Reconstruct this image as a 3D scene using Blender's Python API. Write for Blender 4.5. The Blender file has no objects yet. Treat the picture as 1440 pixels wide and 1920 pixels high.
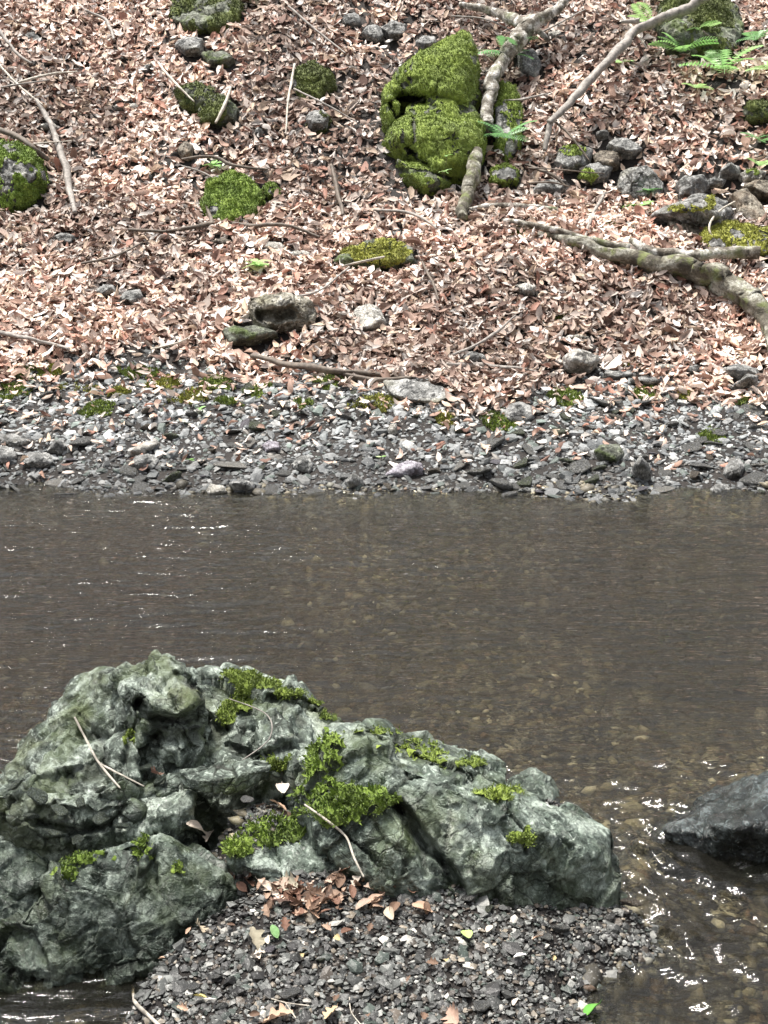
import bpy, bmesh, math, numpy as np
from mathutils import Vector
R = math.radians
rng = np.random.default_rng(7)
SC = bpy.context.scene
COL = SC.collection

# ------------------------------------------------------------------ camera
F = 2600.0; CAMZ = 1.8; PITCH = R(16)
cd = bpy.data.cameras.new('camera'); cam = bpy.data.objects.new('camera', cd); COL.objects.link(cam)
cam.location = (0, 0, CAMZ); cam.rotation_euler = (R(90) - PITCH, 0, 0)
cd.sensor_fit = 'VERTICAL'; cd.angle = 2 * math.atan(960 / F); cd.clip_start = .05; cd.clip_end = 500
SC.camera = cam
# ------------------------------------------------------------------ world and sun
SUN_EL, SUN_AZ = R(73), R(-58)          # azimuth from +Y (beyond the bank) towards -X
w = bpy.data.worlds.new("World"); SC.world = w; w.use_nodes = True
nt = w.node_tree; nt.nodes.clear()
sky = nt.nodes.new('ShaderNodeTexSky'); sky.sky_type = 'NISHITA'; sky.sun_disc = False
sky.sun_elevation = SUN_EL; sky.sun_rotation = SUN_AZ; sky.dust_density = 3; sky.air_density = 1.0; sky.ozone_density = 1.0
hs = nt.nodes.new('ShaderNodeHueSaturation'); hs.inputs['Saturation'].default_value = .25
bg = nt.nodes.new('ShaderNodeBackground'); bg.inputs[1].default_value = .15
ow = nt.nodes.new('ShaderNodeOutputWorld')
nt.links.new(sky.outputs[0], hs.inputs['Color']); nt.links.new(hs.outputs[0], bg.inputs[0]); nt.links.new(bg.outputs[0], ow.inputs[0])
sd = bpy.data.lights.new('sun', 'SUN'); sd.energy = 3.8; sd.angle = R(12); sd.color = (1, .95, .88)
so = bpy.data.objects.new('sun', sd); COL.objects.link(so)
sv = Vector((math.sin(SUN_AZ) * math.cos(SUN_EL), math.cos(SUN_AZ) * math.cos(SUN_EL), math.sin(SUN_EL)))
so.rotation_euler = sv.to_track_quat('Z', 'Y').to_euler(); so.location = (0, 5, 20)
SC.view_settings.view_transform = 'Standard'; SC.view_settings.look = 'None'
SC.view_settings.exposure = 1.08; SC.view_settings.gamma = 1
SC.cycles.max_bounces = 8; SC.cycles.transparent_max_bounces = 16; SC.cycles.use_denoising = True
SC.cycles.sample_clamp_indirect = 4

# ------------------------------------------------------------------ noise
def _h(ix, iy, iz, s):
    h = (ix.astype(np.int64) * 374761393 + iy.astype(np.int64) * 668265263 + iz.astype(np.int64) * 2147483647 + s * 974634777) & 0xffffffff
    h = ((h ^ (h >> 13)) * 1274126177) & 0xffffffff
    h = ((h ^ (h >> 15)) * 2246822519) & 0xffffffff
    return ((h ^ (h >> 16)) & 0xffffff) / float(0xffffff)
def vnoise(p, s=0):
    i = np.floor(p); f = p - i; i = i.astype(np.int64); u = f * f * f * (f * (f * 6 - 15) + 10)
    o = np.zeros(len(p))
    for a in (0, 1):
        for b in (0, 1):
            for c in (0, 1):
                o += _h(i[:, 0] + a, i[:, 1] + b, i[:, 2] + c, s) * np.abs(1 - a - u[:, 0]) * np.abs(1 - b - u[:, 1]) * np.abs(1 - c - u[:, 2])
    return o * 2 - 1
def fbm(p, s=0, o=4, g=.5):
    r = np.zeros(len(p)); a = 1.
    for k in range(o): r += a * vnoise(p * (2.03 ** k) + k * 17.3, s + k); a *= g
    return r
def worley(p, s=0):
    i = np.floor(p).astype(np.int64); n = len(p)
    f1 = np.full(n, 9.); f2 = np.full(n, 9.); cid = np.zeros((n, 3), np.int64); rel = np.zeros((n, 3))
    for a in (-1, 0, 1):
        for b in (-1, 0, 1):
            for c in (-1, 0, 1):
                j = i + (a, b, c)
                q = j + np.stack([_h(j[:, 0], j[:, 1], j[:, 2], s + t) for t in (1, 2, 3)], 1)
                d = np.linalg.norm(p - q, axis=1)
                m = d < f1
                f2 = np.where(m, f1, np.minimum(f2, d)); f1 = np.where(m, d, f1)
                cid[m] = j[m]; rel[m] = (p - q)[m]
    return f1, f2, cid, rel
def v2(x, y): return np.stack([np.atleast_1d(x), np.atleast_1d(y), np.zeros_like(np.atleast_1d(x))], 1).astype(float)
def sst(a, b, x):
    t = np.clip((x - a) / (b - a), 0, 1); return t * t * (3 - 2 * t)

# ------------------------------------------------------------------ ray helpers (design aid: pixel + real distance -> point of the place)
cp, sp = math.cos(PITCH), math.sin(PITCH)
def D(px, py):
    u = (px - 720) / F; v = (960 - py) / F
    return np.array([u, cp + v * sp, -sp + v * cp])
def P(px, py, Y):
    d = D(px, py); return np.array([0, 0, CAMZ]) + d * (Y / d[1])
def proj(co):
    q = co - np.array([0, 0, CAMZ]); zc = q[:, 1] * cp - q[:, 2] * sp; up = q[:, 1] * sp + q[:, 2] * cp
    return 720 + F * q[:, 0] / zc, 960 - F * up / zc, zc

# ------------------------------------------------------------------ the lie of the land
FY = np.array([4.6, 5.4, 6.2, 6.55, 6.75, 7.2, 7.9, 9.0, 10.0, 11.4, 12.0, 14, 18, 30, 45, 90])
FZ = np.array([-.26, -.22, -.10, -.03, .03, .18, .39, .855, 1.28, 2.35, 2.75, 4.2, 7.4, 17, 27, 30])
def bar_mask(x, y):
    e = .05 * fbm(v2(x * 3, y * 3), 5, 3)
    return sst(-.62, -.46, x + e - .95 * np.maximum(0, y - 2.52)) * (1 - sst(.32, .74, x + e + .13 * fbm(v2(x * 2.2, y * 5), 6, 3))) * (1 - sst(3.2, 3.7, y)) * sst(1.2, 1.9, y)
def gz(x, y):
    x = np.atleast_1d(np.asarray(x, float)); y = np.atleast_1d(np.asarray(y, float))
    yy = y + .10 * fbm(v2(x * .9, y * .3), 3, 3) + .06 * sst(0, 2.2, x) + .06 * fbm(v2(x * 3.5, y * .6), 4, 3)
    far = np.interp(yy, FY, FZ)
    n = sst(6.3, 7.6, y)
    far = far + n * (.05 * fbm(v2(x * 1.1, y * 1.1), 11, 3) + .018 * fbm(v2(x * 5, y * 5), 12, 2)) + n * sst(11, 16, y) * .5 * fbm(v2(x * .3, y * .3), 13, 2)
    near_bed = -.15 + .03 * fbm(v2(x * 2, y * 2), 21, 3) - .05 * sst(-.5, -1, x)
    bar = (.04 + .19 * (y - 2.35)) * (1 - .62 * sst(-.05, .42, x)) + .012 * fbm(v2(x * 6, y * 6), 22, 3)
    m = bar_mask(x, y)
    pk = np.exp(-(((x + .285) / .16) ** 2 + ((y - 2.95) / .17) ** 2) ** 1.5)
    near = near_bed * (1 - m) + (bar + .02) * m
    near = np.maximum(near, -.15 + .37 * pk + .008 * fbm(v2(x * 9, y * 9), 24, 2))
    near = near + .9 * sst(1.3, -1.5, y) + .85 * np.clip(-y - 1.2, 0, 26)      # near bank, then a steep unseen hill added to block skylight from behind
    t = sst(3.6, 4.6, y)
    z = near * (1 - t) + (far + .03 * fbm(v2(x * 2, y * 2), 23, 3) * (1 - n)) * t
    return z
def GH(px, py, extra=0.):
    """where the line of sight meets the land (or z=extra water)"""
    d = D(px, py); ys = np.linspace(2.0, 25, 2400); xs = d[0] / d[1] * ys; zs = CAMZ + d[2] / d[1] * ys
    g = gz(xs, ys); k = np.argmax(zs < g + extra)
    return np.array([xs[k], ys[k], g[k]])

# ------------------------------------------------------------------ materials
def newmat(name):
    m = bpy.data.materials.new(name); m.use_nodes = True; t = m.node_tree; t.nodes.clear()
    o = t.nodes.new('ShaderNodeOutputMaterial'); b = t.nodes.new('ShaderNodeBsdfPrincipled'); t.links.new(b.outputs[0], o.inputs[0])
    return m, t, b, o
def N(t, typ, **k):
    n = t.nodes.new(typ)
    for a, v in k.items():
        if a.startswith('i_'):
            n.inputs[a[2:].replace('_', ' ')].default_value = v
        else: setattr(n, a, v)
    return n
def coord(t): return N(t, 'ShaderNodeTexCoord').outputs['Object']
def noise(t, scale, detail=4, rough=.55, dist=0., vec=None):
    n = N(t, 'ShaderNodeTexNoise'); n.inputs['Scale'].default_value = scale; n.inputs['Detail'].default_value = detail
    n.inputs['Roughness'].default_value = rough; n.inputs['Distortion'].default_value = dist
    t.links.new(vec or coord(t), n.inputs['Vector']); return n.outputs['Fac']
def ramp(t, fac, stops, mode='LINEAR'):
    r = N(t, 'ShaderNodeValToRGB'); e = r.color_ramp.elements; r.color_ramp.interpolation = mode
    while len(e) < len(stops): e.new(.5)
    for q, (pos, c) in zip(e, stops):
        q.position = pos; q.color = (c, c, c, 1) if not hasattr(c, '__len__') else (*c, 1)
    t.links.new(fac, r.inputs[0]); return r.outputs[0]
def mix(t, fac, a, b, mode='MIX'):
    m = N(t, 'ShaderNodeMix', data_type='RGBA', blend_type=mode)
    for s, v in ((0, fac), (6, a), (7, b)):
        if isinstance(v, bpy.types.NodeSocket): t.links.new(v, m.inputs[s])
        elif s == 0: m.inputs[0].default_value = v
        else: m.inputs[s].default_value = (*v, 1)
    return m.outputs[2]
def bump(t, b, h, strength=.5, dist=.01):
    n = N(t, 'ShaderNodeBump'); n.inputs['Strength'].default_value = strength; n.inputs['Distance'].default_value = dist
    t.links.new(h, n.inputs['Height']); t.links.new(n.outputs[0], b.inputs['Normal'])
def attr(t, name, out='Color'): return N(t, 'ShaderNodeAttribute', attribute_name=name).outputs[out]

def rock_mat(name, dark, mid, light, stain, sc=1., rough=.75, wet=0., tint_moss=.0, facet=1., soak_shade=0.):
    m, t, b, o = newmat(name)
    n1 = noise(t, 5 * sc, 6, .62, .6); n2 = noise(t, 26 * sc, 5, .7, .9); n3 = noise(t, 2.2 * sc, 4, .5); n4 = noise(t, 110 * sc, 3, .7)
    c = ramp(t, n1, [(.38, dark), (.5, mid), (.60, light)])
    c = mix(t, ramp(t, n2, [(.44, 0.), (.54, 1.)]), mix(t, .6, c, dark), c)
    c = mix(t, ramp(t, n2, [(.57, 0.), (.62, .8)]), c, light)
    c = mix(t, ramp(t, n3, [(.52, 0.), (.68, .7)]), c, stain)
    c = mix(t, ramp(t, n4, [(.3, .35), (.55, 0.)]), c, (dark[0] * .4, dark[1] * .4, dark[2] * .4))
    c = mix(t, attr(t, 'crack', 'Fac'), c, (dark[0] * .45, dark[1] * .42, dark[2] * .35))
    if tint_moss: c = mix(t, ramp(t, noise(t, 3.3 * sc, 5, .6), [(.5, 0.), (.62, tint_moss)]), c, (.085, .12, .03))
    if soak_shade:        # wet lower part, darkened further to deepen the shade at the foot
        gp = N(t, 'ShaderNodeNewGeometry'); sx_ = N(t, 'ShaderNodeSeparateXYZ'); t.links.new(gp.outputs['Position'], sx_.inputs[0])
        ad = N(t, 'ShaderNodeMath', operation='ADD'); t.links.new(sx_.outputs['Z'], ad.inputs[0]); wn = N(t, 'ShaderNodeMath', operation='MULTIPLY'); t.links.new(noise(t, 5, 4), wn.inputs[0]); wn.inputs[1].default_value = -.22; t.links.new(wn.outputs[0], ad.inputs[1])
        c = mix(t, ramp(t, ad.outputs[0], [(.0, soak_shade), (.10, 0.)]), c, (dark[0] * .6, dark[1] * .62, dark[2] * .5))
    t.links.new(c, b.inputs['Base Color']); b.inputs['Roughness'].default_value = rough
    if wet:
        t.links.new(ramp(t, noise(t, 9 * sc, 4), [(.4, rough), (.6, wet)]), b.inputs['Roughness'])
    h = mix(t, .35, n2, n4)
    def mth(op, a, v):
        q = N(t, 'ShaderNodeMath', operation=op); t.links.new(a, q.inputs[0])
        if isinstance(v, bpy.types.NodeSocket): t.links.new(v, q.inputs[1])
        else: q.inputs[1].default_value = v
        return q.outputs[0]
    total = mth('MULTIPLY', h, .022 / sc)
    wv = N(t, 'ShaderNodeTexNoise'); wv.inputs['Scale'].default_value = 9 * sc; wv.inputs['Detail'].default_value = 3; t.links.new(coord(t), wv.inputs['Vector'])
    ws = N(t, 'ShaderNodeVectorMath', operation='SCALE'); ws.inputs[3].default_value = .07 / sc; t.links.new(wv.outputs['Color'], ws.inputs[0])
    wc = N(t, 'ShaderNodeVectorMath', operation='ADD'); t.links.new(coord(t), wc.inputs[0]); t.links.new(ws.outputs[0], wc.inputs[1])
    lines = None
    for vs, th_, am_ in ((3.2 * sc, .022, .85), (8 * sc, .03, .6)):       # fine joints and veins
        ve = N(t, 'ShaderNodeTexVoronoi', feature='DISTANCE_TO_EDGE'); ve.inputs['Scale'].default_value = vs; t.links.new(wc.outputs[0], ve.inputs['Vector'])
        ln_ = mth('MULTIPLY', ramp(t, ve.outputs['Distance'], [(0., am_), (th_, 0.)]), ramp(t, noise(t, 4 * sc, 3), [(.42, 0.), (.56, 1.)]))
        lines = ln_ if lines is None else mth('MAXIMUM', lines, ln_)
    c = mix(t, lines, c, (dark[0] * .35, dark[1] * .36, dark[2] * .3)); t.links.new(c, b.inputs['Base Color'])
    total = mth('SUBTRACT', total, mth('MULTIPLY', lines, .006 / sc))
    for vs, am in ((7 * sc, 1.1), (19 * sc, 1.0)):       # crisp tilted facets of broken rock
        vo = N(t, 'ShaderNodeTexVoronoi'); vo.inputs['Scale'].default_value = vs; t.links.new(wc.outputs[0], vo.inputs['Vector'])
        sb = N(t, 'ShaderNodeVectorMath', operation='SUBTRACT'); t.links.new(wc.outputs[0], sb.inputs[0]); t.links.new(vo.outputs['Position'], sb.inputs[1])
        cc = N(t, 'ShaderNodeVectorMath', operation='SUBTRACT'); t.links.new(vo.outputs['Color'], cc.inputs[0]); cc.inputs[1].default_value = (.5, .5, .5)
        dt = N(t, 'ShaderNodeVectorMath', operation='DOT_PRODUCT'); t.links.new(sb.outputs[0], dt.inputs[0]); t.links.new(cc.outputs[0], dt.inputs[1])
        total = mth('ADD', total, mth('MULTIPLY', dt.outputs['Value'], am * facet))
    bump(t, b, total, 1., 1.)
    return m
M = {}
M['boulder'] = rock_mat('greenish grey weathered rock', (.045, .058, .045), (.23, .28, .23), (.60, .68, .59), (.19, .22, .10), 2.2, .72, .36, .5, soak_shade=.4)
M['boulder_smooth'] = rock_mat('blue green water worn rock', (.04, .055, .043), (.18, .23, .185), (.52, .60, .52), (.14, .17, .08), 2.2, .6, .28, .35, soak_shade=.4)
M['wet_rock'] = rock_mat('wet dark rock', (.014, .017, .016), (.035, .045, .042), (.13, .155, .155), (.03, .025, .018), 1.8, .14, .04, facet=.5)
M['bank_rock'] = rock_mat('grey bank rock', (.12, .12, .115), (.27, .27, .26), (.50, .50, .48), (.20, .19, .13), 2.5, .8)
M['mossy_bank_rock'] = rock_mat('grey rock with thin moss', (.06, .065, .05), (.15, .16, .12), (.32, .34, .28), (.10, .13, .03), 2.5, .85, 0, .9)
M['pale_rock'] = rock_mat('pale stone', (.25, .24, .21), (.48, .46, .42), (.75, .73, .69), (.38, .33, .24), 3, .8)
M['purple_rock'] = rock_mat('purple grey stone', (.16, .14, .16), (.30, .28, .32), (.50, .48, .54), (.22, .20, .18), 4, .7)
M['tan_rock'] = rock_mat('weathered tan rock', (.14, .125, .09), (.33, .31, .25), (.56, .54, .48), (.2, .19, .11), 2.5, .8)
M['brown_rock'] = rock_mat('brown stone', (.07, .055, .04), (.17, .14, .10), (.33, .30, .24), (.18, .12, .07), 3, .7)

def moss_mat(name, a, b_, c_):
    m, t, b, o = newmat(name)
    n1 = noise(t, 7, 4, .6); n2 = noise(t, 60, 3, .7)
    c = ramp(t, n1, [(.35, a), (.5, b_), (.66, c_)])
    c = mix(t, ramp(t, n2, [(.3, .55), (.6, 0.)]), c, (a[0] * .5, a[1] * .5, a[2] * .5))
    c = mix(t, .5, c, mix(t, attr(t, 'tone', 'Fac'), a, c_))
    t.links.new(c, b.inputs['Base Color']); b.inputs['Roughness'].default_value = .9
    b.inputs['Sheen Weight'].default_value = .15
    bump(t, b, n2, .8, .01)
    return m
M['moss'] = moss_mat('fresh green moss', (.05, .09, .012), (.15, .24, .02), (.30, .41, .06))
M['olive_moss'] = moss_mat('olive green moss', (.075, .11, .016), (.17, .24, .028), (.31, .40, .06))
M['dark_moss'] = moss_mat('dark green moss', (.04, .05, .014), (.09, .115, .025), (.19, .23, .05))
M['yellow_moss'] = moss_mat('yellow green moss', (.10, .10, .012), (.26, .28, .03), (.45, .46, .08))

def leaf_mat(name, trans=.25, rough=.75, vein=1.):
    m, t, b, o = newmat(name)
    col = attr(t, 'tint')
    n = noise(t, 40, 3, .6)
    c = mix(t, ramp(t, n, [(.3, .35), (.55, 0.)]), col, mix(t, .7, col, (.12, .06, .04)))
    t.links.new(c, b.inputs['Base Color']); b.inputs['Roughness'].default_value = rough
    bump(t, b, noise(t, 130, 2), .4, .003)
    tr = N(t, 'ShaderNodeBsdfTranslucent'); t.links.new(c, tr.inputs[0])
    ms = N(t, 'ShaderNodeMixShader'); ms.inputs[0].default_value = trans
    t.links.new(b.outputs[0], ms.inputs[1]); t.links.new(tr.outputs[0], ms.inputs[2]); t.links.new(ms.outputs[0], o.inputs[0])
    return m
M['dead_leaf'] = leaf_mat('dry fallen leaf', .15)
M['green_leaf'] = leaf_mat('green leaf', .35, .45)

def stone_mat(name, wet):
    m, t, b, o = newmat(name)
    col = attr(t, 'tint'); n = noise(t, 45, 5, .65, .5)
    c = mix(t, ramp(t, n, [(.32, .6), (.55, 0.)]), col, mix(t, .8, col, (.02, .02, .02)))
    c = mix(t, ramp(t, noise(t, 160, 2, .6), [(.6, 0.), (.72, .4)]), c, (.6, .6, .57))
    t.links.new(c, b.inputs['Base Color']); b.inputs['Roughness'].default_value = wet
    bump(t, b, n, .5, .006)
    return m
M['gravel'] = stone_mat('dry grey gravel', .7)
M['wet_gravel'] = stone_mat('damp dark gravel', .5)
M['bed_stone'] = stone_mat('stream bed stone', .6)

m, t, b, o = newmat('soil and grit'); M['soil'] = m
n1 = noise(t, 3, 5, .6); n2 = noise(t, 70, 5, .75)
c = ramp(t, n1, [(.35, (.010, .008, .007)), (.65, (.028, .022, .018))])
c = mix(t, ramp(t, n2, [(.55, 0.), (.66, .5)]), c, (.09, .08, .07))
t.links.new(c, b.inputs['Base Color']); b.inputs['Roughness'].default_value = .8; bump(t, b, n2, .8, .02)

m, t, b, o = newmat('bark'); M['bark'] = m
n1 = noise(t, 14, 5, .65); n2 = noise(t, 60, 5, .7)
c = ramp(t, n1, [(.40, (.09, .075, .055)), (.5, (.27, .25, .21)), (.58, (.62, .60, .56))])
c = mix(t, ramp(t, n2, [(.35, .8), (.55, 0.)]), c, (.06, .05, .04))
c = mix(t, ramp(t, noise(t, 6, 3), [(.55, 0.), (.68, .6)]), c, (.14, .17, .06))
t.links.new(c, b.inputs['Base Color']); b.inputs['Roughness'].default_value = .85; bump(t, b, n2, .8, .01)
m, t, b, o = newmat('mossy bark'); M['mossy_bark'] = m
n1 = noise(t, 9, 5, .65); n2 = noise(t, 50, 5, .7)
c = ramp(t, n1, [(.38, (.07, .06, .045)), (.5, (.18, .165, .125)), (.62, (.46, .45, .39))])
c = mix(t, ramp(t, n2, [(.35, .8), (.55, 0.)]), c, (.05, .045, .03))
c = mix(t, ramp(t, noise(t, 11, 4), [(.52, 0.), (.64, .7)]), c, (.15, .18, .05))
t.links.new(c, b.inputs['Base Color']); b.inputs['Roughness'].default_value = .9; bump(t, b, n2, .9, .015)
def plain(name, colr, rough=.7, sc=30):
    m, t, b, o = newmat(name); n = noise(t, sc, 4, .65)
    t.links.new(ramp(t, n, [(.35, tuple(v * .45 for v in colr)), (.6, colr)]), b.inputs['Base Color']); b.inputs['Roughness'].default_value = rough
    bump(t, b, n, .5, .004); return m
M['dark_twig'] = plain('dark twig', (.14, .11, .085))
M['pale_twig'] = plain('pale bleached twig', (.55, .50, .42))
M['grey_twig'] = plain('grey twig', (.32, .29, .26))

m, t, b, o = newmat('stream water'); M['water'] = m; t.nodes.remove(b)
fr = N(t, 'ShaderNodeFresnel'); fr.inputs[0].default_value = 1.33
gl = N(t, 'ShaderNodeBsdfGlossy'); gl.inputs['Roughness'].default_value = .03; gl.inputs['Color'].default_value = (1, 1, 1, 1)
rf = N(t, 'ShaderNodeBsdfRefraction'); rf.inputs['IOR'].default_value = 1.33; rf.inputs['Roughness'].default_value = .0; rf.inputs['Color'].default_value = (.64, .62, .53, 1)
tp = N(t, 'ShaderNodeBsdfTransparent'); tp.inputs[0].default_value = (.64, .62, .53, 1)
mp = N(t, 'ShaderNodeMapping'); mp.inputs['Scale'].default_value = (.5, 2.4, 1.); t.links.new(coord(t), mp.inputs[0])
nb = noise(t, 22, 3, .55, .3, mp.outputs[0])
bn = N(t, 'ShaderNodeBump'); bn.inputs['Strength'].default_value = .9; bn.inputs['Distance'].default_value = .008; t.links.new(nb, bn.inputs['Height'])
for q in (fr, gl, rf): t.links.new(bn.outputs[0], q.inputs['Normal'])
m1 = N(t, 'ShaderNodeMixShader'); m1.inputs[0].default_value = .5; t.links.new(tp.outputs[0], m1.inputs[1]); t.links.new(rf.outputs[0], m1.inputs[2])
df = N(t, 'ShaderNodeBsdfDiffuse'); df.inputs[0].default_value = (.20, .195, .165, 1)      # pale grey veil painted in for the weak pale reflections
m0 = N(t, 'ShaderNodeMixShader'); m0.inputs[0].default_value = .035; t.links.new(m1.outputs[0], m0.inputs[1]); t.links.new(df.outputs[0], m0.inputs[2]); m1 = m0
m2 = N(t, 'ShaderNodeMixShader'); t.links.new(fr.outputs[0], m2.inputs[0]); t.links.new(m1.outputs[0], m2.inputs[1]); t.links.new(gl.outputs[0], m2.inputs[2])
t.links.new(m2.outputs[0], o.inputs[0])

# ------------------------------------------------------------------ mesh helpers
def mesh_np(name, co, faces, mat, smooth=True, tint=None, fattr=None):
    """faces: (n,3) or (n,4) array"""
    me = bpy.data.meshes.new(name); co = np.asarray(co, np.float32); faces = np.asarray(faces, np.int32)
    nf, k = faces.shape
    me.vertices.add(len(co)); me.vertices.foreach_set('co', co.ravel())
    me.loops.add(nf * k); me.loops.foreach_set('vertex_index', faces.ravel())
    me.polygons.add(nf); me.polygons.foreach_set('loop_start', np.arange(0, nf * k, k, dtype=np.int32))
    me.polygons.foreach_set('loop_total', np.full(nf, k, np.int32))
    me.polygons.foreach_set('use_smooth', np.full(nf, smooth))
    me.update(calc_edges=True)
    if tint is not None:
        a = me.attributes.new('tint', 'FLOAT_COLOR', 'POINT'); a.data.foreach_set('color', np.concatenate([tint, np.ones((len(tint), 1))], 1).astype(np.float32).ravel())
    for kk, v in (fattr or {}).items():
        a = me.attributes.new(kk, 'FLOAT', 'POINT'); a.data.foreach_set('value', np.asarray(v, np.float32))
    me.materials.append(mat)
    return me
def link(name, me, parent=None, label=None, cat=None, group=None, kind=None, loc=None):
    o = bpy.data.objects.new(name, me); COL.objects.link(o)
    if parent: o.parent = parent
    if loc is not None: o.location = loc
    for k, v in (('label', label), ('category', cat), ('group', group), ('kind', kind)):
        if v: o[k] = v
    return o
def centre(me):
    """move mesh so its origin is at its base centre; returns the location"""
    n = len(me.vertices); a = np.empty(n * 3, np.float32); me.vertices.foreach_get('co', a); a = a.reshape(-1, 3)
    c = np.array([(a[:, 0].min() + a[:, 0].max()) / 2, (a[:, 1].min() + a[:, 1].max()) / 2, a[:, 2].min()])
    me.vertices.foreach_set('co', (a - c).astype(np.float32).ravel()); me.update(); return c
_ico = {}
def ico(n):
    if n not in _ico:
        bm = bmesh.new(); bmesh.ops.create_icosphere(bm, subdivisions=n, radius=1)
        _ico[n] = (np.array([v.co[:] for v in bm.verts]), np.array([[v.index for v in f.verts] for f in bm.faces])); bm.free()
    v, f = _ico[n]; return v.copy(), f.copy()
def vnorm(co, f):
    a, b_, c = co[f[:, 0]], co[f[:, 1]], co[f[:, 2]]; fn = np.cross(b_ - a, c - a)
    n = np.zeros_like(co)
    for k in range(3):
        for d in range(3): n[:, d] += np.bincount(f[:, k], fn[:, d], len(co))
    return n / (np.linalg.norm(n, axis=1, keepdims=True) + 1e-12)
def hull_planes(pts):
    bm = bmesh.new()
    for p in pts: bm.verts.new(p)
    r = bmesh.ops.convex_hull(bm, input=bm.verts, use_existing_faces=False)
    bm.normal_update(); c = np.mean(pts, axis=0)
    pl = []
    for f in bm.faces:
        n = np.array(f.normal[:]); h = n @ (np.array(f.verts[0].co[:]) - c)
        if h < 0: n, h = -n, -h
        if h > 1e-4: pl.append((*n, h))
    bm.free(); return c, np.array(pl)
def lobe(pts, sub=5, p=18, s=0, plate=.12, pa=.02, crack=.008, rough=.01, ns=9, big=.0):
    """one rounded, fractured lump of rock that fills the hull of pts"""
    pts = np.asarray(pts); pts = pts.mean(0) + (pts - pts.mean(0)) * 1.03; c, pl = hull_planes(pts); ext = (pts.max(0) - pts.min(0)) / 2
    d, f = ico(sub); d = d * (ext / ext.max() * .6 + .4); d /= np.linalg.norm(d, axis=1, keepdims=True)
    g = np.zeros(len(d))
    for q in pl: g += np.maximum(0, (d @ q[:3]) / q[3]) ** p
    co = c + d / (g ** (1 / p))[:, None]
    n = vnorm(co, f)
    q = co + .3 * plate * np.stack([fbm(co / plate * .8, s + k, 2) for k in range(3)], 1)
    if big: co = co + n * (big * fbm(co * 2.2, s + 40, 3))[:, None]
    disp = np.zeros(len(co)); ck = np.zeros(len(co))
    for lv, (ps, amp) in enumerate(((plate, pa), (plate * .42, pa * .36), (plate * .17, pa * .10))):
        f1, f2, cid, rel = worley(q / ps, s + 7 * lv)
        r = np.stack([_h(cid[:, 0], cid[:, 1], cid[:, 2], s + 20 + k) for k in range(4)], 1) * 2 - 1
        disp += amp * (r[:, 3] * .5 + (rel * r[:, :3]).sum(1) * 1.0)
        e = 1 - sst(.0, (.05, .08, .2)[lv], f2 - f1); disp -= crack * e * (1, .45, .12)[lv]
        ck = np.maximum(ck, e * (.9, .6, .15)[lv] * sst(-.3, .4, fbm(co * 3, s + 60, 2)))
    disp += rough * fbm(co * ns, s + 50, 5, .55)
    return co + n * disp[:, None], f, ck
def carve(part, lines):
    """cut cracks and hollows: each line is (half width in sight pixels, depth in m, [(px, py) ...])"""
    co, f, ck = part; x, y, _ = proj(co); v = co - np.array([0, 0, CAMZ]); v /= np.linalg.norm(v, axis=1, keepdims=True)
    face = -(vnorm(co, f) * v).sum(1); wob = fbm(co * 18, 5, 3)
    for w_, dep, L in lines:
        dm = np.full(len(co), 1e9)
        for (ax, ay), (bx, by) in zip(L[:-1], L[1:]):
            t = np.clip(((x - ax) * (bx - ax) + (y - ay) * (by - ay)) / ((bx - ax) ** 2 + (by - ay) ** 2 + 1e-9), 0, 1)
            dm = np.minimum(dm, np.hypot(x - ax - t * (bx - ax), y - ay - t * (by - ay)))
        k = (1 - sst(.35, 1.15, dm / w_ + .35 * wob)) * (face > -.1)
        co = co + v * (dep * k)[:, None]; ck = np.maximum(ck, k * .6)
    return co, f, ck
def join(parts):
    V, Fc, C, o = [], [], [], 0
    for v, f, c in parts: V.append(v); Fc.append(f + o); C.append(c); o += len(v)
    return np.concatenate(V), np.concatenate(Fc), np.concatenate(C)
NEAR = []
def rock_obj(name, parts, mat, label, cat='rock', group=None):
    co, f, ck = join(parts); me = mesh_np(name, co, f, mat, True, fattr={'crack': ck})
    if co[:, 1].min() < 4: NEAR.append(co)
    loc = centre(me); o = link(name, me, None, label, cat, group, loc=loc)
    o['_'] = 0; del o['_']
    return o, (co, f, ck), loc

def blades(base, nrm, n, ln, wd, spread, seed):
    """n tiny pointed blades per call growing out of random picks of base points"""
    g = np.random.default_rng(seed); k = g.integers(0, len(base), n)
    b0 = base[k] + g.normal(0, ln * .25, (n, 3)); nn = nrm[k]
    d = nn + g.normal(0, spread, (n, 3)); d[:, 2] += .15; d /= np.linalg.norm(d, axis=1, keepdims=True)
    s = np.cross(d, g.normal(0, 1, (n, 3))); s /= np.linalg.norm(s, axis=1, keepdims=True)
    L = ln * g.uniform(.5, 1.25, (n, 1)); W = wd * g.uniform(.6, 1.2, (n, 1))
    up = nn * L * .25
    v = np.stack([b0 - nn * L * .2, b0 + d * L * .5 + s * W, b0 + d * L + up * g.uniform(-1, 1, (n, 1)), b0 + d * L * .5 - s * W], 1).reshape(-1, 3)
    f = np.arange(n * 4).reshape(n, 4); tone = np.repeat(np.clip(g.normal(.5, .3, n), 0, 1), 4)
    return v, f, tone
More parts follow.
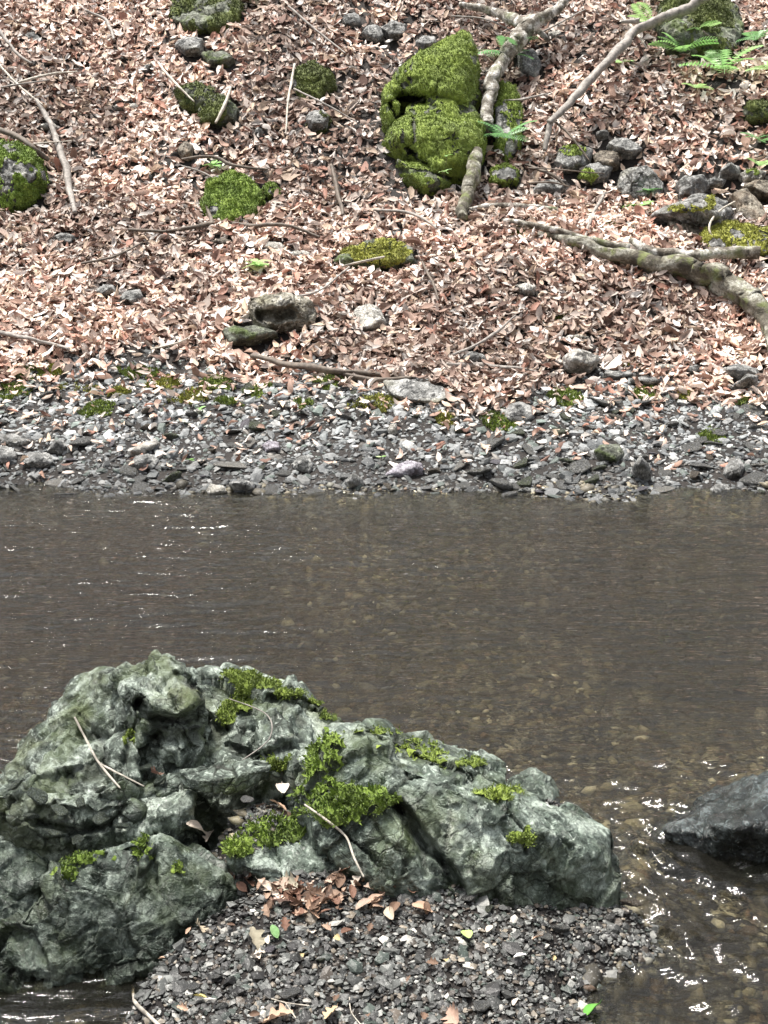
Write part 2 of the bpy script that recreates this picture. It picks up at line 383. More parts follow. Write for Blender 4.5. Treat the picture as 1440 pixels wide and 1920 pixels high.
def moss_on(rock, surf, loc, mask, mat, thick=.012, ln=.012, wd=.003, dens=30000, spread=.6, seed=1, label=None, name='moss'):
    """moss growing on the masked vertices of a rock: a lumpy pad plus tiny shoots, a part of that rock"""
    co, f, ck = surf; n = vnorm(co, f); mask = mask * (1 - sst(.25, .55, ck))
    keep = (mask[f] > .02).all(1); 
    if keep.sum() < 4: return None
    ff = f[keep]; ids, inv = np.unique(ff, return_inverse=True); ff = inv.reshape(-1, 3)
    m = mask[ids]; p0 = co[ids]; nn = n[ids]
    lump = .55 + .45 * fbm(p0 / (thick * 3.2), seed, 3)
    p1 = p0 + nn * (thick * np.sqrt(np.clip(m, 0, 1)) * (.35 + lump) - .002)[:, None]
    a, b_, c = p1[ff[:, 0]], p1[ff[:, 1]], p1[ff[:, 2]]; area = np.linalg.norm(np.cross(b_ - a, c - a), axis=1) / 2
    nb_ = int(min(dens * area.sum(), 60000))
    g = np.random.default_rng(seed); wgt = area * m[ff].mean(1); k = g.choice(len(ff), nb_, p=wgt / wgt.sum())
    r = g.dirichlet((1, 1, 1), nb_)[:, :, None]; tri = ff[k]
    bp = (p1[tri] * r).sum(1); bn_ = (nn[tri] * r).sum(1)
    bv, bf, tone = blades(bp, bn_, nb_, ln, wd, spread, seed)
    V = np.concatenate([p1, bv]); 
    tri4 = np.concatenate([ff, np.stack([bf[:, 0], bf[:, 1], bf[:, 2]], 1) + len(p1), np.stack([bf[:, 0], bf[:, 2], bf[:, 3]], 1) + len(p1)])
    T = np.concatenate([np.clip(.25 + .3 * lump, 0, 1), tone])
    me = mesh_np(name, V - loc, tri4, mat, True, fattr={'tone': T})
    return link(name, me, rock, label)
def px_mask(surf, spots, seed=0, thr=0., wob=.45, nz=None, ns=14):
    """mask from patch centres (x,y,rx,ry,weight) given where they sit on the visible side of the rock"""
    co, f, ck = surf; x, y, zc = proj(co); n = vnorm(co, f); v = co - np.array([0, 0, CAMZ]); facing = -(n * v).sum(1) / np.linalg.norm(v, axis=1)
    m = np.full(len(co), -1.)
    for s in spots:
        cx, cy, rx, ry = s[:4]; m = np.maximum(m, 1 - np.sqrt(((x - cx) / rx) ** 2 + ((y - cy) / ry) ** 2))
    m = m + wob * .5 * fbm(co * ns, seed + 90, 3)
    m = np.where(m > 0, np.clip(m * 3, 0, 1), 0) * (facing > -.05)
    if nz is not None: m *= sst(nz - .2, nz + .1, n[:, 2])
    return m

# ------------------------------------------------------------------ ground and stream bed
def grid(xs, ys, zf):
    X, Y = np.meshgrid(xs, ys); x, y = X.ravel(), Y.ravel(); z = zf(x, y); nx, ny = len(xs), len(ys)
    i = np.arange(nx * ny).reshape(ny, nx); f = np.stack([i[:-1, :-1], i[:-1, 1:], i[1:, 1:], i[1:, :-1]], -1).reshape(-1, 4)
    return np.stack([x, y, z], 1), f
xs = np.concatenate([np.linspace(-60, -5.1, 30), np.linspace(-5, 5, 334), np.linspace(5.1, 60, 30)])
ys = np.concatenate([np.linspace(-40, 1.7, 20), np.linspace(1.75, 14, 410), np.linspace(14.3, 90, 50)])
co, f = grid(xs, ys, gz)
link('ground', mesh_np('ground', co, f, M['soil']), kind='structure')

# ------------------------------------------------------------------ water
def wlevel(x, y):
    return -.03 * (1 - sst(2.85, 3.25, y + .25 * (x - .8)))
def wz(x, y):
    p = lambda a, b_: v2(x * a, y * b_)
    amp = (.0050 + .0030 * fbm(p(.7, 1.6), 70, 2)) + .007 * sst(.35, .9, x) * sst(4.2, 3.0, y) + .001 * (1 - sst(6.0, 6.8, y))
    calm = 1 - .5 * sst(-.5, -1.3, x); amp = amp * calm
    warp = .25 * fbm(p(1.2, 1.2), 71, 2)
    r = fbm(v2(x * 3.6 + warp, y * 19 + warp * 4), 72, 4, .6)
    ridg = (1 - np.abs(fbm(v2(x * 2.4 + 2 * warp, y * 13 + warp * 3), 75, 3))) ** 2
    big = fbm(p(.9, 2.2), 78, 2) * .003 * calm
    th = sst(.4, .8, x) * sst(3.9, 3.5, y) * sst(2.2, 2.7, y)
    a_ = (x - y) * .7; b2 = (x + y) * .7     # the chute runs aslant, down and to the right
    turb = th * .36 * (.030 * fbm(v2(a_ * 5, b2 * 15), 79, 3) + .013 * fbm(v2(a_ * 20, b2 * 38), 83, 2))
    rif = np.zeros_like(x)
    for (ax, ay), (bx, by) in (((.34, 3.62), (.56, 3.34)), ((.56, 3.34), (.68, 3.12)), ((.68, 3.12), (.86, 2.88)), ((.95, 3.05), (1.25, 3.0)), ((.62, 3.0), (.70, 2.80))):
        t = np.clip(((x - ax) * (bx - ax) + (y - ay) * (by - ay)) / ((bx - ax) ** 2 + (by - ay) ** 2), 0, 1)
        rif = np.maximum(rif, np.exp(-(((x - ax - t * (bx - ax)) ** 2 + (y - ay - t * (by - ay)) ** 2) / .055 ** 2)))
    turb = turb + rif * (.008 + .020 * fbm(v2(a_ * 8, b2 * 24), 85, 3))
    return wlevel(x, y) + amp * (r * .9 + ridg * .8 - .5) + big + turb
xs = np.concatenate([np.linspace(-30, -3.1, 20), np.linspace(-2.8, 2.8, 700), np.linspace(3.1, 30, 20)])
ys = np.concatenate([np.linspace(-4, 1.95, 12), np.linspace(2, 7.0, 700)])
co, f = grid(xs, ys, wz)
link('stream_water', mesh_np('stream_water', co, f, M['water']), kind='structure')

# ------------------------------------------------------------------ scatter of stones
def proto_stone(g, flat, sub=1):
    v, f = ico(sub); npl = g.integers(5, 9); pl = g.normal(0, 1, (npl, 3)); pl /= np.linalg.norm(pl, axis=1, keepdims=True)
    h = g.uniform(.35, .8, npl)
    q = np.maximum((v @ pl.T) / h, 0).max(1); r = 1 / np.maximum(q, 1.)
    v = v * r[:, None]; v *= np.array([1, g.uniform(.6, .9), flat]) ; v += g.normal(0, .03, v.shape)
    return v, f
PAL_SHORE = np.array([(.20, .215, .215), (.14, .15, .155), (.29, .30, .30), (.09, .095, .095), (.38, .39, .385), (.22, .205, .185), (.52, .52, .50), (.15, .185, .165), (.10, .10, .10)])
PAL_BAR = np.array([(.042, .043, .040), (.085, .088, .082), (.024, .023, .022), (.14, .145, .135), (.085, .068, .052), (.26, .26, .24), (.05, .064, .054), (.20, .17, .13), (.50, .48, .43)])
PAL_BED = np.array([(.13, .112, .075), (.08, .07, .05), (.18, .155, .10), (.045, .04, .03), (.26, .23, .15), (.14, .09, .055), (.14, .135, .11), (.60, .56, .42)])
def stones(name, xy, size, pal, mat, wp, seed, flat=(.2, .5), sub=1, sink=.3, lift=0., nproto=10, smooth=False, zf=gz, wetline=None, patchy=False):
    g = np.random.default_rng(seed); V, Fc, T = [], [], []; o = 0
    protos = [proto_stone(g, g.uniform(*flat), sub) for _ in range(nproto)]
    z = zf(xy[:, 0], xy[:, 1]); n = len(xy); k = g.integers(0, nproto, n)
    sl = (zf(xy[:, 0], xy[:, 1] + .05) - zf(xy[:, 0], xy[:, 1] - .05)) / .1
    th = g.uniform(0, 6.28, n); tx = g.normal(0, .25, n) + np.arctan(sl); ty = g.normal(0, .25, n)
    tint = pal[g.choice(len(pal), n, p=wp)] * g.uniform(.6, 1.35, (n, 1))
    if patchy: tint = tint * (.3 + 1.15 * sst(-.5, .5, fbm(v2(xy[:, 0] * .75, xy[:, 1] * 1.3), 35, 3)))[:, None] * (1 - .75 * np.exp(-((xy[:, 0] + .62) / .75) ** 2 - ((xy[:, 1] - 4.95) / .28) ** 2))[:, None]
    if wetline: tint = tint * (.35 + .65 * sst(wetline[0], wetline[1], xy[:, 1] + .12 * fbm(v2(xy[:, 0] * 2, xy[:, 1]), 33, 3)))[:, None]
    for j in range(nproto):
        s = np.where(k == j)[0]
        if not len(s): continue
        v, f = protos[j]; c, s_ = np.cos(th[s]), np.sin(th[s])
        q = v[None] * size[s, None, None]
        x = q[..., 0] * c[:, None] - q[..., 1] * s_[:, None]; y = q[..., 0] * s_[:, None] + q[..., 1] * c[:, None]; zz = q[..., 2]
        y, zz = y * np.cos(tx[s])[:, None] - zz * np.sin(tx[s])[:, None], y * np.sin(tx[s])[:, None] + zz * np.cos(tx[s])[:, None]
        x, zz = x * np.cos(ty[s])[:, None] + zz * np.sin(ty[s])[:, None], -x * np.sin(ty[s])[:, None] + zz * np.cos(ty[s])[:, None]
        fl = v[:, 2].max()
        q = np.stack([x + xy[s, 0, None], y + xy[s, 1, None], zz + (z[s] + size[s] * fl * (1 - sink * 2) * .6 + lift)[:, None]], -1)
        V.append(q.reshape(-1, 3)); Fc.append((f[None] + (np.arange(len(s)) * len(v))[:, None, None]).reshape(-1, 3) + o)
        T.append(np.repeat(tint[s], len(v), 0)); o += len(s) * len(v)
    return mesh_np(name, np.concatenate(V), np.concatenate(Fc), mat, smooth, tint=np.concatenate(T))
def leaf_edge(x):
    """how far down the slope the leaf litter comes"""
    return 7.82 + .16 * fbm(v2(x * 1.5, x * 0), 31, 4) - .42 * np.exp(-((x - .45) / .5) ** 2) - .15 * sst(.8, 2, x)
g = np.random.default_rng(3)
# far shore
n = 40000; x = g.uniform(-3.7, 3.7, n); y = g.uniform(6.35, 8.5, n); keep = y < leaf_edge(x) + g.normal(.05, .18, n)
xy = np.stack([x, y], 1)[keep]; sz = np.clip(g.lognormal(math.log(.0145), .55, len(xy)), .006, .06)
wp = np.array([.2, .18, .14, .12, .1, .08, .05, .08, .05]); wp /= wp.sum()
link('shore_gravel', stones('shore_gravel', xy, sz, PAL_SHORE, M['gravel'], wp, 5, wetline=(6.6, 7.25)), kind='stuff', label='grey gravel covering the far shore between leaves and water', cat='gravel')
# bar at the near side
n = 44000; x = g.uniform(-.85, .95, n); y = g.uniform(2.0, 3.45, n); keep = (bar_mask(x, y) > g.uniform(.02, .6, n)) | (((x + .285) / .16) ** 2 + ((y - 2.95) / .17) ** 2 < 1.)
xy = np.stack([x, y], 1)[keep]; sz = np.clip(g.lognormal(math.log(.0066), .5, len(xy)), .003, .03)
wb = np.array([.2, .17, .2, .12, .1, .07, .07, .05, .025]); wb /= wb.sum()
link('bar_gravel', stones('bar_gravel', xy, sz, PAL_BAR, M['wet_gravel'], wb, 6, lift=.003), kind='stuff', label='dark damp gravel of the near gravel bar among the boulders', cat='gravel')
# stream bed
n = 42000; x = g.uniform(-2.9, 2.9, n); y = 2.1 + 4.6 * g.uniform(0, 1, n) ** 1.0; keep = bar_mask(x, y) < .6
xy = np.stack([x, y], 1)[keep]; sz = np.clip(g.lognormal(math.log(.016), .5, len(xy)), .006, .07)
wd_ = np.array([.2, .2, .13, .17, .08, .08, .1, .04]); wd_ /= wd_.sum()
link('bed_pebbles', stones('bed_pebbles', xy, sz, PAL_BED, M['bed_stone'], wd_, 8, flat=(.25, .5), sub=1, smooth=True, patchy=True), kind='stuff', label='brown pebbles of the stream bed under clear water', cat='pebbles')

# ------------------------------------------------------------------ near boulders
def hull(front, back=.30, zb=-.2, extra=()):
    """front: (px,py,Y) points of the visible side; the far side and the foot are added below and behind"""
    a = [P(*q) for q in front]; r = list(a)
    c = np.mean(a, axis=0)
    for q in a:
        r.append(np.array([c[0] + (q[0] - c[0]) * .85, q[1] + back, min(q[2], c[2] + .08) - .04 - back * .5]))
        r.append(np.array([c[0] + (q[0] - c[0]) * .97, q[1] + back * .2, zb]))
    return r + [np.array(e) for e in extra]
A = [lobe(hull([(-60, 1500, 3.15), (0, 1437, 3.25), (60, 1372, 3.3), (120, 1300, 3.35), (165, 1262, 3.38), (215, 1258, 3.36), (262, 1310, 3.22), (262, 1400, 3.1), (240, 1480, 3.0), (150, 1520, 2.98), (20, 1530, 2.98), (-60, 1560, 3.0)]), 7, 30, 1, .13, .034, .007, .009, 10),
     lobe(hull([(215, 1262, 3.3), (250, 1240, 3.28), (288, 1222, 3.27), (325, 1240, 3.25), (365, 1290, 3.15), (372, 1335, 3.08), (330, 1345, 3.07), (262, 1325, 3.1), (225, 1290, 3.18)], .2, .05), 6, 30, 2, .09, .024, .006, .007, 12),
     lobe(hull([(315, 1262, 3.35), (355, 1249, 3.38), (440, 1250, 3.4), (520, 1284, 3.4), (590, 1318, 3.4), (636, 1350, 3.38), (600, 1392, 3.2), (540, 1450, 3.1), (450, 1470, 3.05), (330, 1490, 3.02), (240, 1500, 3.0), (230, 1420, 3.13), (290, 1350, 3.22)]), 7, 30, 3, .14, .036, .007, .009, 9),
     lobe(hull([(478, 1352, 3.13), (515, 1312, 3.17), (545, 1335, 3.12), (556, 1385, 3.06), (520, 1415, 3.04), (488, 1400, 3.06)], .12, .05), 5, 14, 4, .05, .016, .006, .008, 16),
     lobe(hull([(-60, 1490, 3.02), (60, 1470, 3.0), (180, 1480, 2.97), (260, 1500, 2.97), (240, 1570, 2.96), (150, 1600, 2.96), (40, 1610, 2.97), (-60, 1600, 2.98)], .2, -.1), 6, 20, 5, .09, .024, .008, .014, 14, big=.02)]
A = [carve(q, [(34, .05, [(300, 1372), (350, 1372), (400, 1368)]), (15, .08, [(262, 1320), (280, 1345), (330, 1350), (380, 1340)]), (8, .018, [(262, 1345), (240, 1400), (232, 1450)]), (9, .04, [(505, 1306), (560, 1314), (600, 1330)]), (8, .02, [(330, 1262), (375, 1300), (380, 1330)]), (9, .03, [(430, 1400), (480, 1420), (540, 1400)]), (7, .012, [(150, 1340), (190, 1390), (200, 1450)]), (12, .05, [(60, 1540), (150, 1560), (230, 1540)]), (26, .025, [(90, 1480), (180, 1440)])]) for q in A]
rk, surf, loc = rock_obj('fractured_boulder', A, M['boulder'], 'big fractured grey green boulder, the tallest rock at the stream edge', 'boulder')
mk = px_mask(surf, [(450, 1272, 34, 14), (455, 1300, 22, 36), (500, 1284, 30, 10), (545, 1300, 34, 11), (590, 1322, 34, 12), (618, 1342, 24, 12), (428, 1340, 14, 24), (520, 1432, 36, 20), (240, 1390, 15, 20)], 1, wob=1.2, ns=20)
moss_on(rk, surf, loc, mk, M['olive_moss'], .008, .010, .0022, 60000, seed=2)
tp_ = [(338, 1444, 3.01), (385, 1434, 3.03), (440, 1427, 3.05), (500, 1423, 3.06), (507, 1436, 3.02), (470, 1450, 2.985), (425, 1460, 2.96), (380, 1464, 2.95), (350, 1458, 2.97)]
Bp = [lobe([P(*q) for q in tp_] + [P(q[0] + (q[0] - 425) * -.08, q[1] + 22, q[2] - .0) for q in tp_], 6, 60, 11, .10, .007, .003, .005, 18)]
rock_obj('flat_slab', Bp, M['boulder'], 'flat grey slab lying across the middle of the gravel pocket', 'slab')
Cp = [lobe(hull([(205, 1520, 3.0), (250, 1490, 3.03), (330, 1474, 3.04), (366, 1482, 3.01), (368, 1500, 2.97), (330, 1535, 2.95), (270, 1552, 2.94), (220, 1556, 2.95)], .12, .02), 6, 16, 12, .07, .016, .006, .008, 16)]
rock_obj('stone_ledge', Cp, M['boulder'], 'low wedge rock with brownish broken end between slab and smooth boulder', 'rock')
Dp = [lobe(hull([(-50, 1768, 2.70), (0, 1742, 2.72), (60, 1680, 2.76), (125, 1614, 2.79), (195, 1570, 2.83), (260, 1552, 2.86), (320, 1600, 2.83), (345, 1680, 2.78), (330, 1745, 2.72), (300, 1790, 2.68), (220, 1812, 2.65), (110, 1826, 2.63), (0, 1830, 2.63), (-50, 1830, 2.63)], .12), 7, 26, 14, .15, .034, .004, .008, 9),
      lobe(hull([(255, 1556, 2.87), (300, 1545, 2.88), (345, 1560, 2.87), (400, 1590, 2.86), (445, 1625, 2.84), (458, 1655, 2.82), (430, 1690, 2.78), (360, 1725, 2.72), (320, 1700, 2.72), (300, 1620, 2.78)], .12), 6, 12, 15, .14, .012, .005, .010, 9)]
rk, surf, loc = rock_obj('smooth_boulder', Dp, M['boulder_smooth'], 'rounded wet boulder by the small dark pool, moss on its top edge', 'boulder')
mk = px_mask(surf, [(150, 1612, 55, 14), (120, 1635, 28, 20), (180, 1598, 26, 12), (268, 1580, 20, 34), (283, 1606, 16, 18), (330, 1630, 14, 12)], 3, wob=.9, ns=22)
moss_on(rk, surf, loc, mk, M['moss'], .010, .012, .0026, 60000, seed=4)
Ep = [lobe(hull([(-120, 1560, 2.97), (-40, 1530, 3.0), (20, 1546, 2.99), (72, 1588, 2.95), (100, 1625, 2.92), (86, 1680, 2.89), (30, 1745, 2.86), (-30, 1775, 2.84), (-120, 1780, 2.84)], .12), 6, 10, 16, .14, .018, .007, .012, 9)]
rock_obj('edge_boulder', Ep, M['boulder_smooth'], 'rounded dark green boulder behind and beside the wet boulder, cut by the picture edge', 'boulder')
Fp = [lobe(hull([(560, 1420, 2.97), (585, 1392, 3.02), (640, 1345, 3.07), (700, 1352, 3.1), (770, 1372, 3.14), (850, 1400, 3.16), (930, 1462, 3.14), (1010, 1488, 3.10), (1090, 1528, 3.05), (1148, 1562, 3.0), (1156, 1640, 2.96), (1162, 1738, 2.87),
                  (700, 1402, 2.92), (830, 1462, 2.86), (930, 1512, 2.84), (1030, 1572, 2.83), (1120, 1592, 2.86),
                  (545, 1480, 2.90), (600, 1580, 2.80), (680, 1645, 2.74), (780, 1668, 2.73), (900, 1700, 2.75), (1000, 1722, 2.78), (1090, 1738, 2.84)], .10, -.05), 7, 50, 17, .17, .028, .004, .008, 8),
      lobe(hull([(770, 1378, 3.2), (850, 1386, 3.22), (895, 1412, 3.22), (922, 1450, 3.18), (900, 1466, 3.1), (820, 1440, 3.1)], .15, 0), 5, 12, 18, .10, .02, .008, .01, 12),
      lobe(hull([(640, 1350, 3.12), (700, 1352, 3.18), (770, 1368, 3.22), (800, 1392, 3.2), (740, 1400, 3.1), (660, 1375, 3.06)], .15, 0), 5, 12, 19, .08, .016, .006, .01, 12)]
Fp[0] = carve(Fp[0], [(13, .05, [(738, 1500), (772, 1532), (800, 1585), (838, 1625), (862, 1672)]), (9, .03, [(745, 1515), (790, 1590), (800, 1640)]), (6, .022, [(690, 1372), (790, 1425), (860, 1445), (920, 1492)]), (4, .015, [(930, 1500), (985, 1560), (985, 1600)]), (5, .02, [(640, 1560), (690, 1600), (720, 1640)]), (6, .02, [(1145, 1570), (1160, 1640), (1168, 1730)])])
rk, surf, loc = rock_obj('wedge_boulder', Fp, M['boulder_smooth'], 'long wedge shaped grey green boulder pointing into the rushing water', 'boulder')
mk = px_mask(surf, [(600, 1430, 60, 60), (580, 1480, 62, 60), (650, 1500, 60, 36), (715, 1495, 36, 24), (620, 1520, 50, 30)], 5, wob=.9, ns=20)
moss_on(rk, surf, loc, mk, M['moss'], .013, .013, .003, 45000, seed=6)
mk = px_mask(surf, [(760, 1402, 62, 16), (800, 1420, 40, 12), (860, 1432, 40, 9), (930, 1490, 44, 13), (990, 1570, 30, 18), (700, 1375, 60, 8)], 7, wob=1.1, ns=22)
moss_on(rk, surf, loc, mk, M['olive_moss'], .008, .009, .002, 70000, seed=8)
Gp = [lobe(hull([(425, 1600, 2.86), (455, 1560, 2.90), (520, 1525, 2.94), (590, 1512, 2.95), (640, 1545, 2.9), (665, 1600, 2.84), (640, 1628, 2.79), (560, 1640, 2.77), (480, 1632, 2.79)], .1, 0), 6, 12, 21, .09, .014, .006, .010, 14)]
rk, surf, loc = rock_obj('mossy_ledge', Gp, M['boulder_smooth'], 'low rock shelf with bright moss between the two big boulders', 'rock')
mk = px_mask(surf, [(500, 1560, 70, 32), (570, 1540, 45, 36), (450, 1590, 30, 20)], 9, wob=.9, ns=20)
moss_on(rk, surf, loc, mk, M['moss'], .014, .014, .003, 45000, seed=10)
Hp = [lobe(hull([(532, 1400, 3.1), (560, 1385, 3.12), (585, 1400, 3.08), (580, 1430, 3.02), (550, 1440, 3.0), (530, 1425, 3.03)], .1, .1), 5, 12, 23, .04, .010, .004, .005, 20)]
rock_obj('knobbly_rock', Hp, M['boulder'], 'small knobbly rock wedged in the gap between the two biggest boulders', 'rock')
Ip = [lobe(hull([(1232, 1560, 3.22), (1290, 1518, 3.26), (1360, 1480, 3.28), (1440, 1446, 3.30), (1540, 1420, 3.30), (1400, 1540, 3.08), (1560, 1630, 3.09), (1440, 1632, 3.10), (1340, 1618, 3.12), (1255, 1592, 3.2)], .25, -.2), 6, 20, 25, .12, .014, .006, .012, 9)]
rock_obj('wet_boulder', Ip, M['wet_rock'], 'dark shiny wet boulder with water sliding over it', 'boulder')
Jp = [lobe(hull([(948, 1462, 3.42), (975, 1440, 3.46), (1020, 1438, 3.46), (1050, 1462, 3.42), (1045, 1490, 3.34), (1000, 1500, 3.3), (955, 1485, 3.35)], .15, -.2), 5, 10, 27, .06, .014, .006, .008, 16)]
rk, surf, loc = rock_obj('washed_rock', Jp, M['boulder_smooth'], 'small greenish rock washed by ripples behind the wedge boulder')

NV = np.concatenate(NEAR); NX, NYp, NZc = proj(NV); kk = (NX > -50) & (NX < 1300); NV, NX, NYp, NZc = NV[kk], NX[kk], NYp[kk], NZc[kk]
def on_rock(px, py, h=.0):
    m = np.hypot(NX - px, NYp - py) < 7
    if not m.any(): return None
    d = D(px, py); return P(px, py, NV[m][np.argmin(NZc[m])][1] - h)
# ------------------------------------------------------------------ rocks of the far bank
OCC = np.zeros((600, 500), bool)   # 2 cm cells, x from -6, y from 6
AVOID = []      # (x, y, rx, ry) footprints kept free of litter
def occupy(co):
    m = co[:, 2] > gz(co[:, 0], co[:, 1]) + .012; i = ((co[m, 0] + 6) / .02).astype(int); j = ((co[m, 1] - 6) / .02).astype(int)
    k = (i > 0) & (i < 599) & (j > 0) & (j < 499); OCC[i[k], j[k]] = True; OCC[i[k] + 1, j[k]] = True; OCC[i[k], j[k] + 1] = True
def bank_rock(name, poly, label, mat='bank_rock', moss=None, mthick=.009, sub=5, p=60, plate=.07, pa=.014, bulge=.14, stand=.35, ring=.07, mspots=None, mdens=30000, seed=None, rough=.012, cat='rock', group=None, ln=.011, cuts=None):
    poly = np.array(poly, float); bot = poly[:, 1].max(); cx, cy = poly.mean(0)
    if cy > 760: ring, bulge = .02, .06
    base = GH(poly[np.argmax(poly[:, 1]), 0], bot)
    pts = []
    for q in poly:
        hit = GH(q[0], q[1]); Y = base[1] * stand + hit[1] * (1 - stand) - ring; a = P(q[0], q[1], Y); pts.append(a)
        pts.append(a + np.array([0, .16 + ring, -.16]))
    jg = np.random.default_rng(int(abs(cx) + cy))
    for q in (poly - (cx, cy)) * jg.uniform(.35, .85, (len(poly), 1)) + (cx, cy):
        if jg.uniform() < .3: continue
        hit = GH(q[0], q[1]); Y = base[1] * stand + hit[1] * (1 - stand) - bulge * jg.uniform(.5, 1.3); pts.append(P(q[0], q[1], Y))
    hs_ = min(poly[:, 0].max() - poly[:, 0].min(), (poly[:, 1].max() - poly[:, 1].min()) * 2) / F * base[1]; pa = min(pa, hs_ * .035); plate = min(plate * 1.6, hs_ * .5); rough = min(rough, hs_ * .025)
    s = seed if seed is not None else int(abs(cx * 7 + cy * 13)) % 9999
    o, surf, loc = rock_obj(name, [carve(lobe(pts, sub, p, s, plate, pa, .006, rough, 12), cuts or [])], M[mat], label, cat, group)
    occupy(surf[0]); w_ = (poly[:, 0].max() - poly[:, 0].min()) / F * base[1] / 2; mx = np.mean(np.array(pts), axis=0)
    AVOID.append((mx[0], mx[1], w_ * .95, max(.08, (np.array(pts)[:, 1].max() - np.array(pts)[:, 1].min()) / 2 * .8)))
    if moss:
        if mspots: mk = px_mask(surf, mspots, s, wob=.8, ns=12)
        else: mk = px_mask(surf, [(cx, cy, 999, 999)], s, wob=.2) * sst(*((-.34, -.16) if moss == 'dark_moss' else (-.6, -.4)), fbm(surf[0] * 7, s + 4, 4))
        moss_on(o, surf, loc, mk, M[moss], mthick, ln, .0035, mdens, seed=s)
    return o
def clear_px(x0, x1, y0, y1):      # bare hollows where no leaves lie
    for a in np.linspace(x0, x1, 30):
        for b_ in np.linspace(y0, y1, 14):
            c = GH(a, b_); OCC[int((c[0] + 6) / .02), int((c[1] - 6) / .02)] = True
# the big outcrop in five lumps, one rock
def lump(poly, bulge, stand, s, sub=6, dy=0):
    poly = np.array(poly, float); bot = 365; base = GH(800, bot); pts = []; c = poly.mean(0)
    for q in poly:
        hit = GH(q[0], q[1]); Y = base[1] * stand + hit[1] * (1 - stand) + dy; a = P(q[0], q[1], Y); pts += [a, a + np.array([0, .3, -.25])]
    for q in (poly - c) * .6 + c:
        hit = GH(q[0], q[1]); pts.append(P(q[0], q[1], base[1] * stand + hit[1] * (1 - stand) - bulge + dy))
    return lobe(pts, sub, 16, s, .2, .022, .008, .010, 7, big=.03)
OC = [lump([(742, 128), (790, 98), (845, 68), (878, 58), (893, 80), (894, 170), (880, 205), (800, 182), (752, 178), (735, 150)], .10, .45, 31),
      lump([(800, 178), (885, 190), (900, 225), (880, 250), (800, 240), (755, 215), (760, 195)], .05, .45, 32, 5),
      lump([(745, 222), (820, 218), (905, 225), (908, 275), (880, 325), (820, 345), (760, 300), (722, 262), (722, 235)], .16, .45, 33),
      lump([(738, 290), (790, 310), (850, 320), (845, 350), (800, 364), (772, 345), (745, 320)], .20, .45, 34, 5),
      lump([(722, 160), (745, 150), (745, 220), (730, 235), (716, 215)], .04, .45, 35, 5)]
OC = [carve(q, [(12, .15, [(750, 184), (796, 187)]), (6, .08, [(732, 195), (742, 225)]), (5, .06, [(768, 275), (782, 298), (800, 306)]), (6, .06, [(775, 222), (778, 262)]), (5, .02, [(735, 318), (800, 322), (845, 335)])]) for q in OC]
rk, surf, loc = rock_obj('mossy_outcrop', OC, M['mossy_bank_rock'], 'tall moss covered outcrop, the largest rock on the leafy bank', 'boulder')
moss_on(rk, surf, loc, px_mask(surf, [(800, 200, 999, 999)], 3, wob=.1) * sst(-.95, -.75, fbm(surf[0] * 6, 8, 4)), M['olive_moss'], .009, .009, .003, 40000, seed=36)
occupy(surf[0]); mx = GH(810, 250); AVOID.append((mx[0], mx[1], .30, .55)); mx = GH(820, 130); AVOID.append((mx[0], mx[1], .25, .5))
bank_rock('mossy_rib', [(940, 150), (968, 160), (978, 215), (975, 270), (950, 300), (932, 270), (930, 200)], 'narrow upright mossy rock beside the hanging branch end', moss='olive_moss', bulge=.06)
bank_rock('grey_stone', [(972, 98), (1000, 92), (1015, 120), (1005, 148), (978, 140)], 'grey stone above the narrow mossy rock behind the branch', 'bank_rock')
bank_rock('mossy_stone', [(920, 318), (945, 305), (968, 315), (970, 338), (945, 345), (920, 340)], 'small mossy stone below the fern at the foot of the narrow rock', moss='olive_moss')
bank_rock('edge_mossy_boulder', [(-70, 300), (-40, 265), (20, 264), (62, 285), (80, 322), (62, 365), (20, 392), (-60, 398)], 'round moss covered boulder at the left picture edge under a twig', moss='moss', sub=6, bulge=.2, mthick=.013)
bank_rock('mossy_boulder', [(380, 375), (392, 335), (430, 316), (468, 332), (492, 368), (468, 405), (430, 422), (395, 410)], 'bright mossy boulder above the long thin curved twig', moss='moss', sub=6, bulge=.15, mthick=.012)
bank_rock('cushion_stone', [(492, 350), (508, 342), (524, 352), (522, 368), (500, 370)], 'fist sized moss cushion stone touching the bright mossy boulder', moss='moss')
bank_rock('dark_mossy_boulder', [(546, 150), (556, 122), (590, 114), (620, 135), (629, 160), (600, 182), (565, 186)], 'dark mossy boulder alone in the upper leaf litter', moss='dark_moss', sub=6, bulge=.12)
bank_rock('dark_mossy_stone', [(573, 222), (580, 208), (605, 204), (618, 218), (608, 238), (582, 240)], 'small dark mossy stone below the lone dark boulder', moss='dark_moss')
bank_rock('high_mossy_boulder', [(318, 10), (330, -20), (430, -30), (452, 0), (445, 35), (410, 56), (350, 50), (325, 35)], 'dark mossy boulder cut by the top of the picture', 'mossy_bank_rock', moss='dark_moss', sub=6, bulge=.12)
bank_rock('dark_slab', [(328, 82), (350, 68), (380, 74), (378, 92), (345, 100)], 'flat dark stone just below the high mossy boulder')
bank_rock('sunken_slab', [(378, 98), (415, 96), (440, 110), (425, 122), (390, 118)], 'dark sunken stone between two groups of mossy rocks', 'mossy_bank_rock')
bank_rock('half_buried_rock', [(330, 165), (365, 152), (400, 165), (402, 195), (370, 210), (340, 200)], 'half buried dark mossy rock in the upper litter', 'mossy_bank_rock', moss='dark_moss')
bank_rock('tilted_mossy_rock', [(372, 205), (395, 180), (425, 178), (445, 200), (440, 222), (400, 235), (378, 228)], 'tilted mossy rock with a pale stick leaning on it', 'mossy_bank_rock', moss='dark_moss', mspots=[(395, 205, 40, 30)])
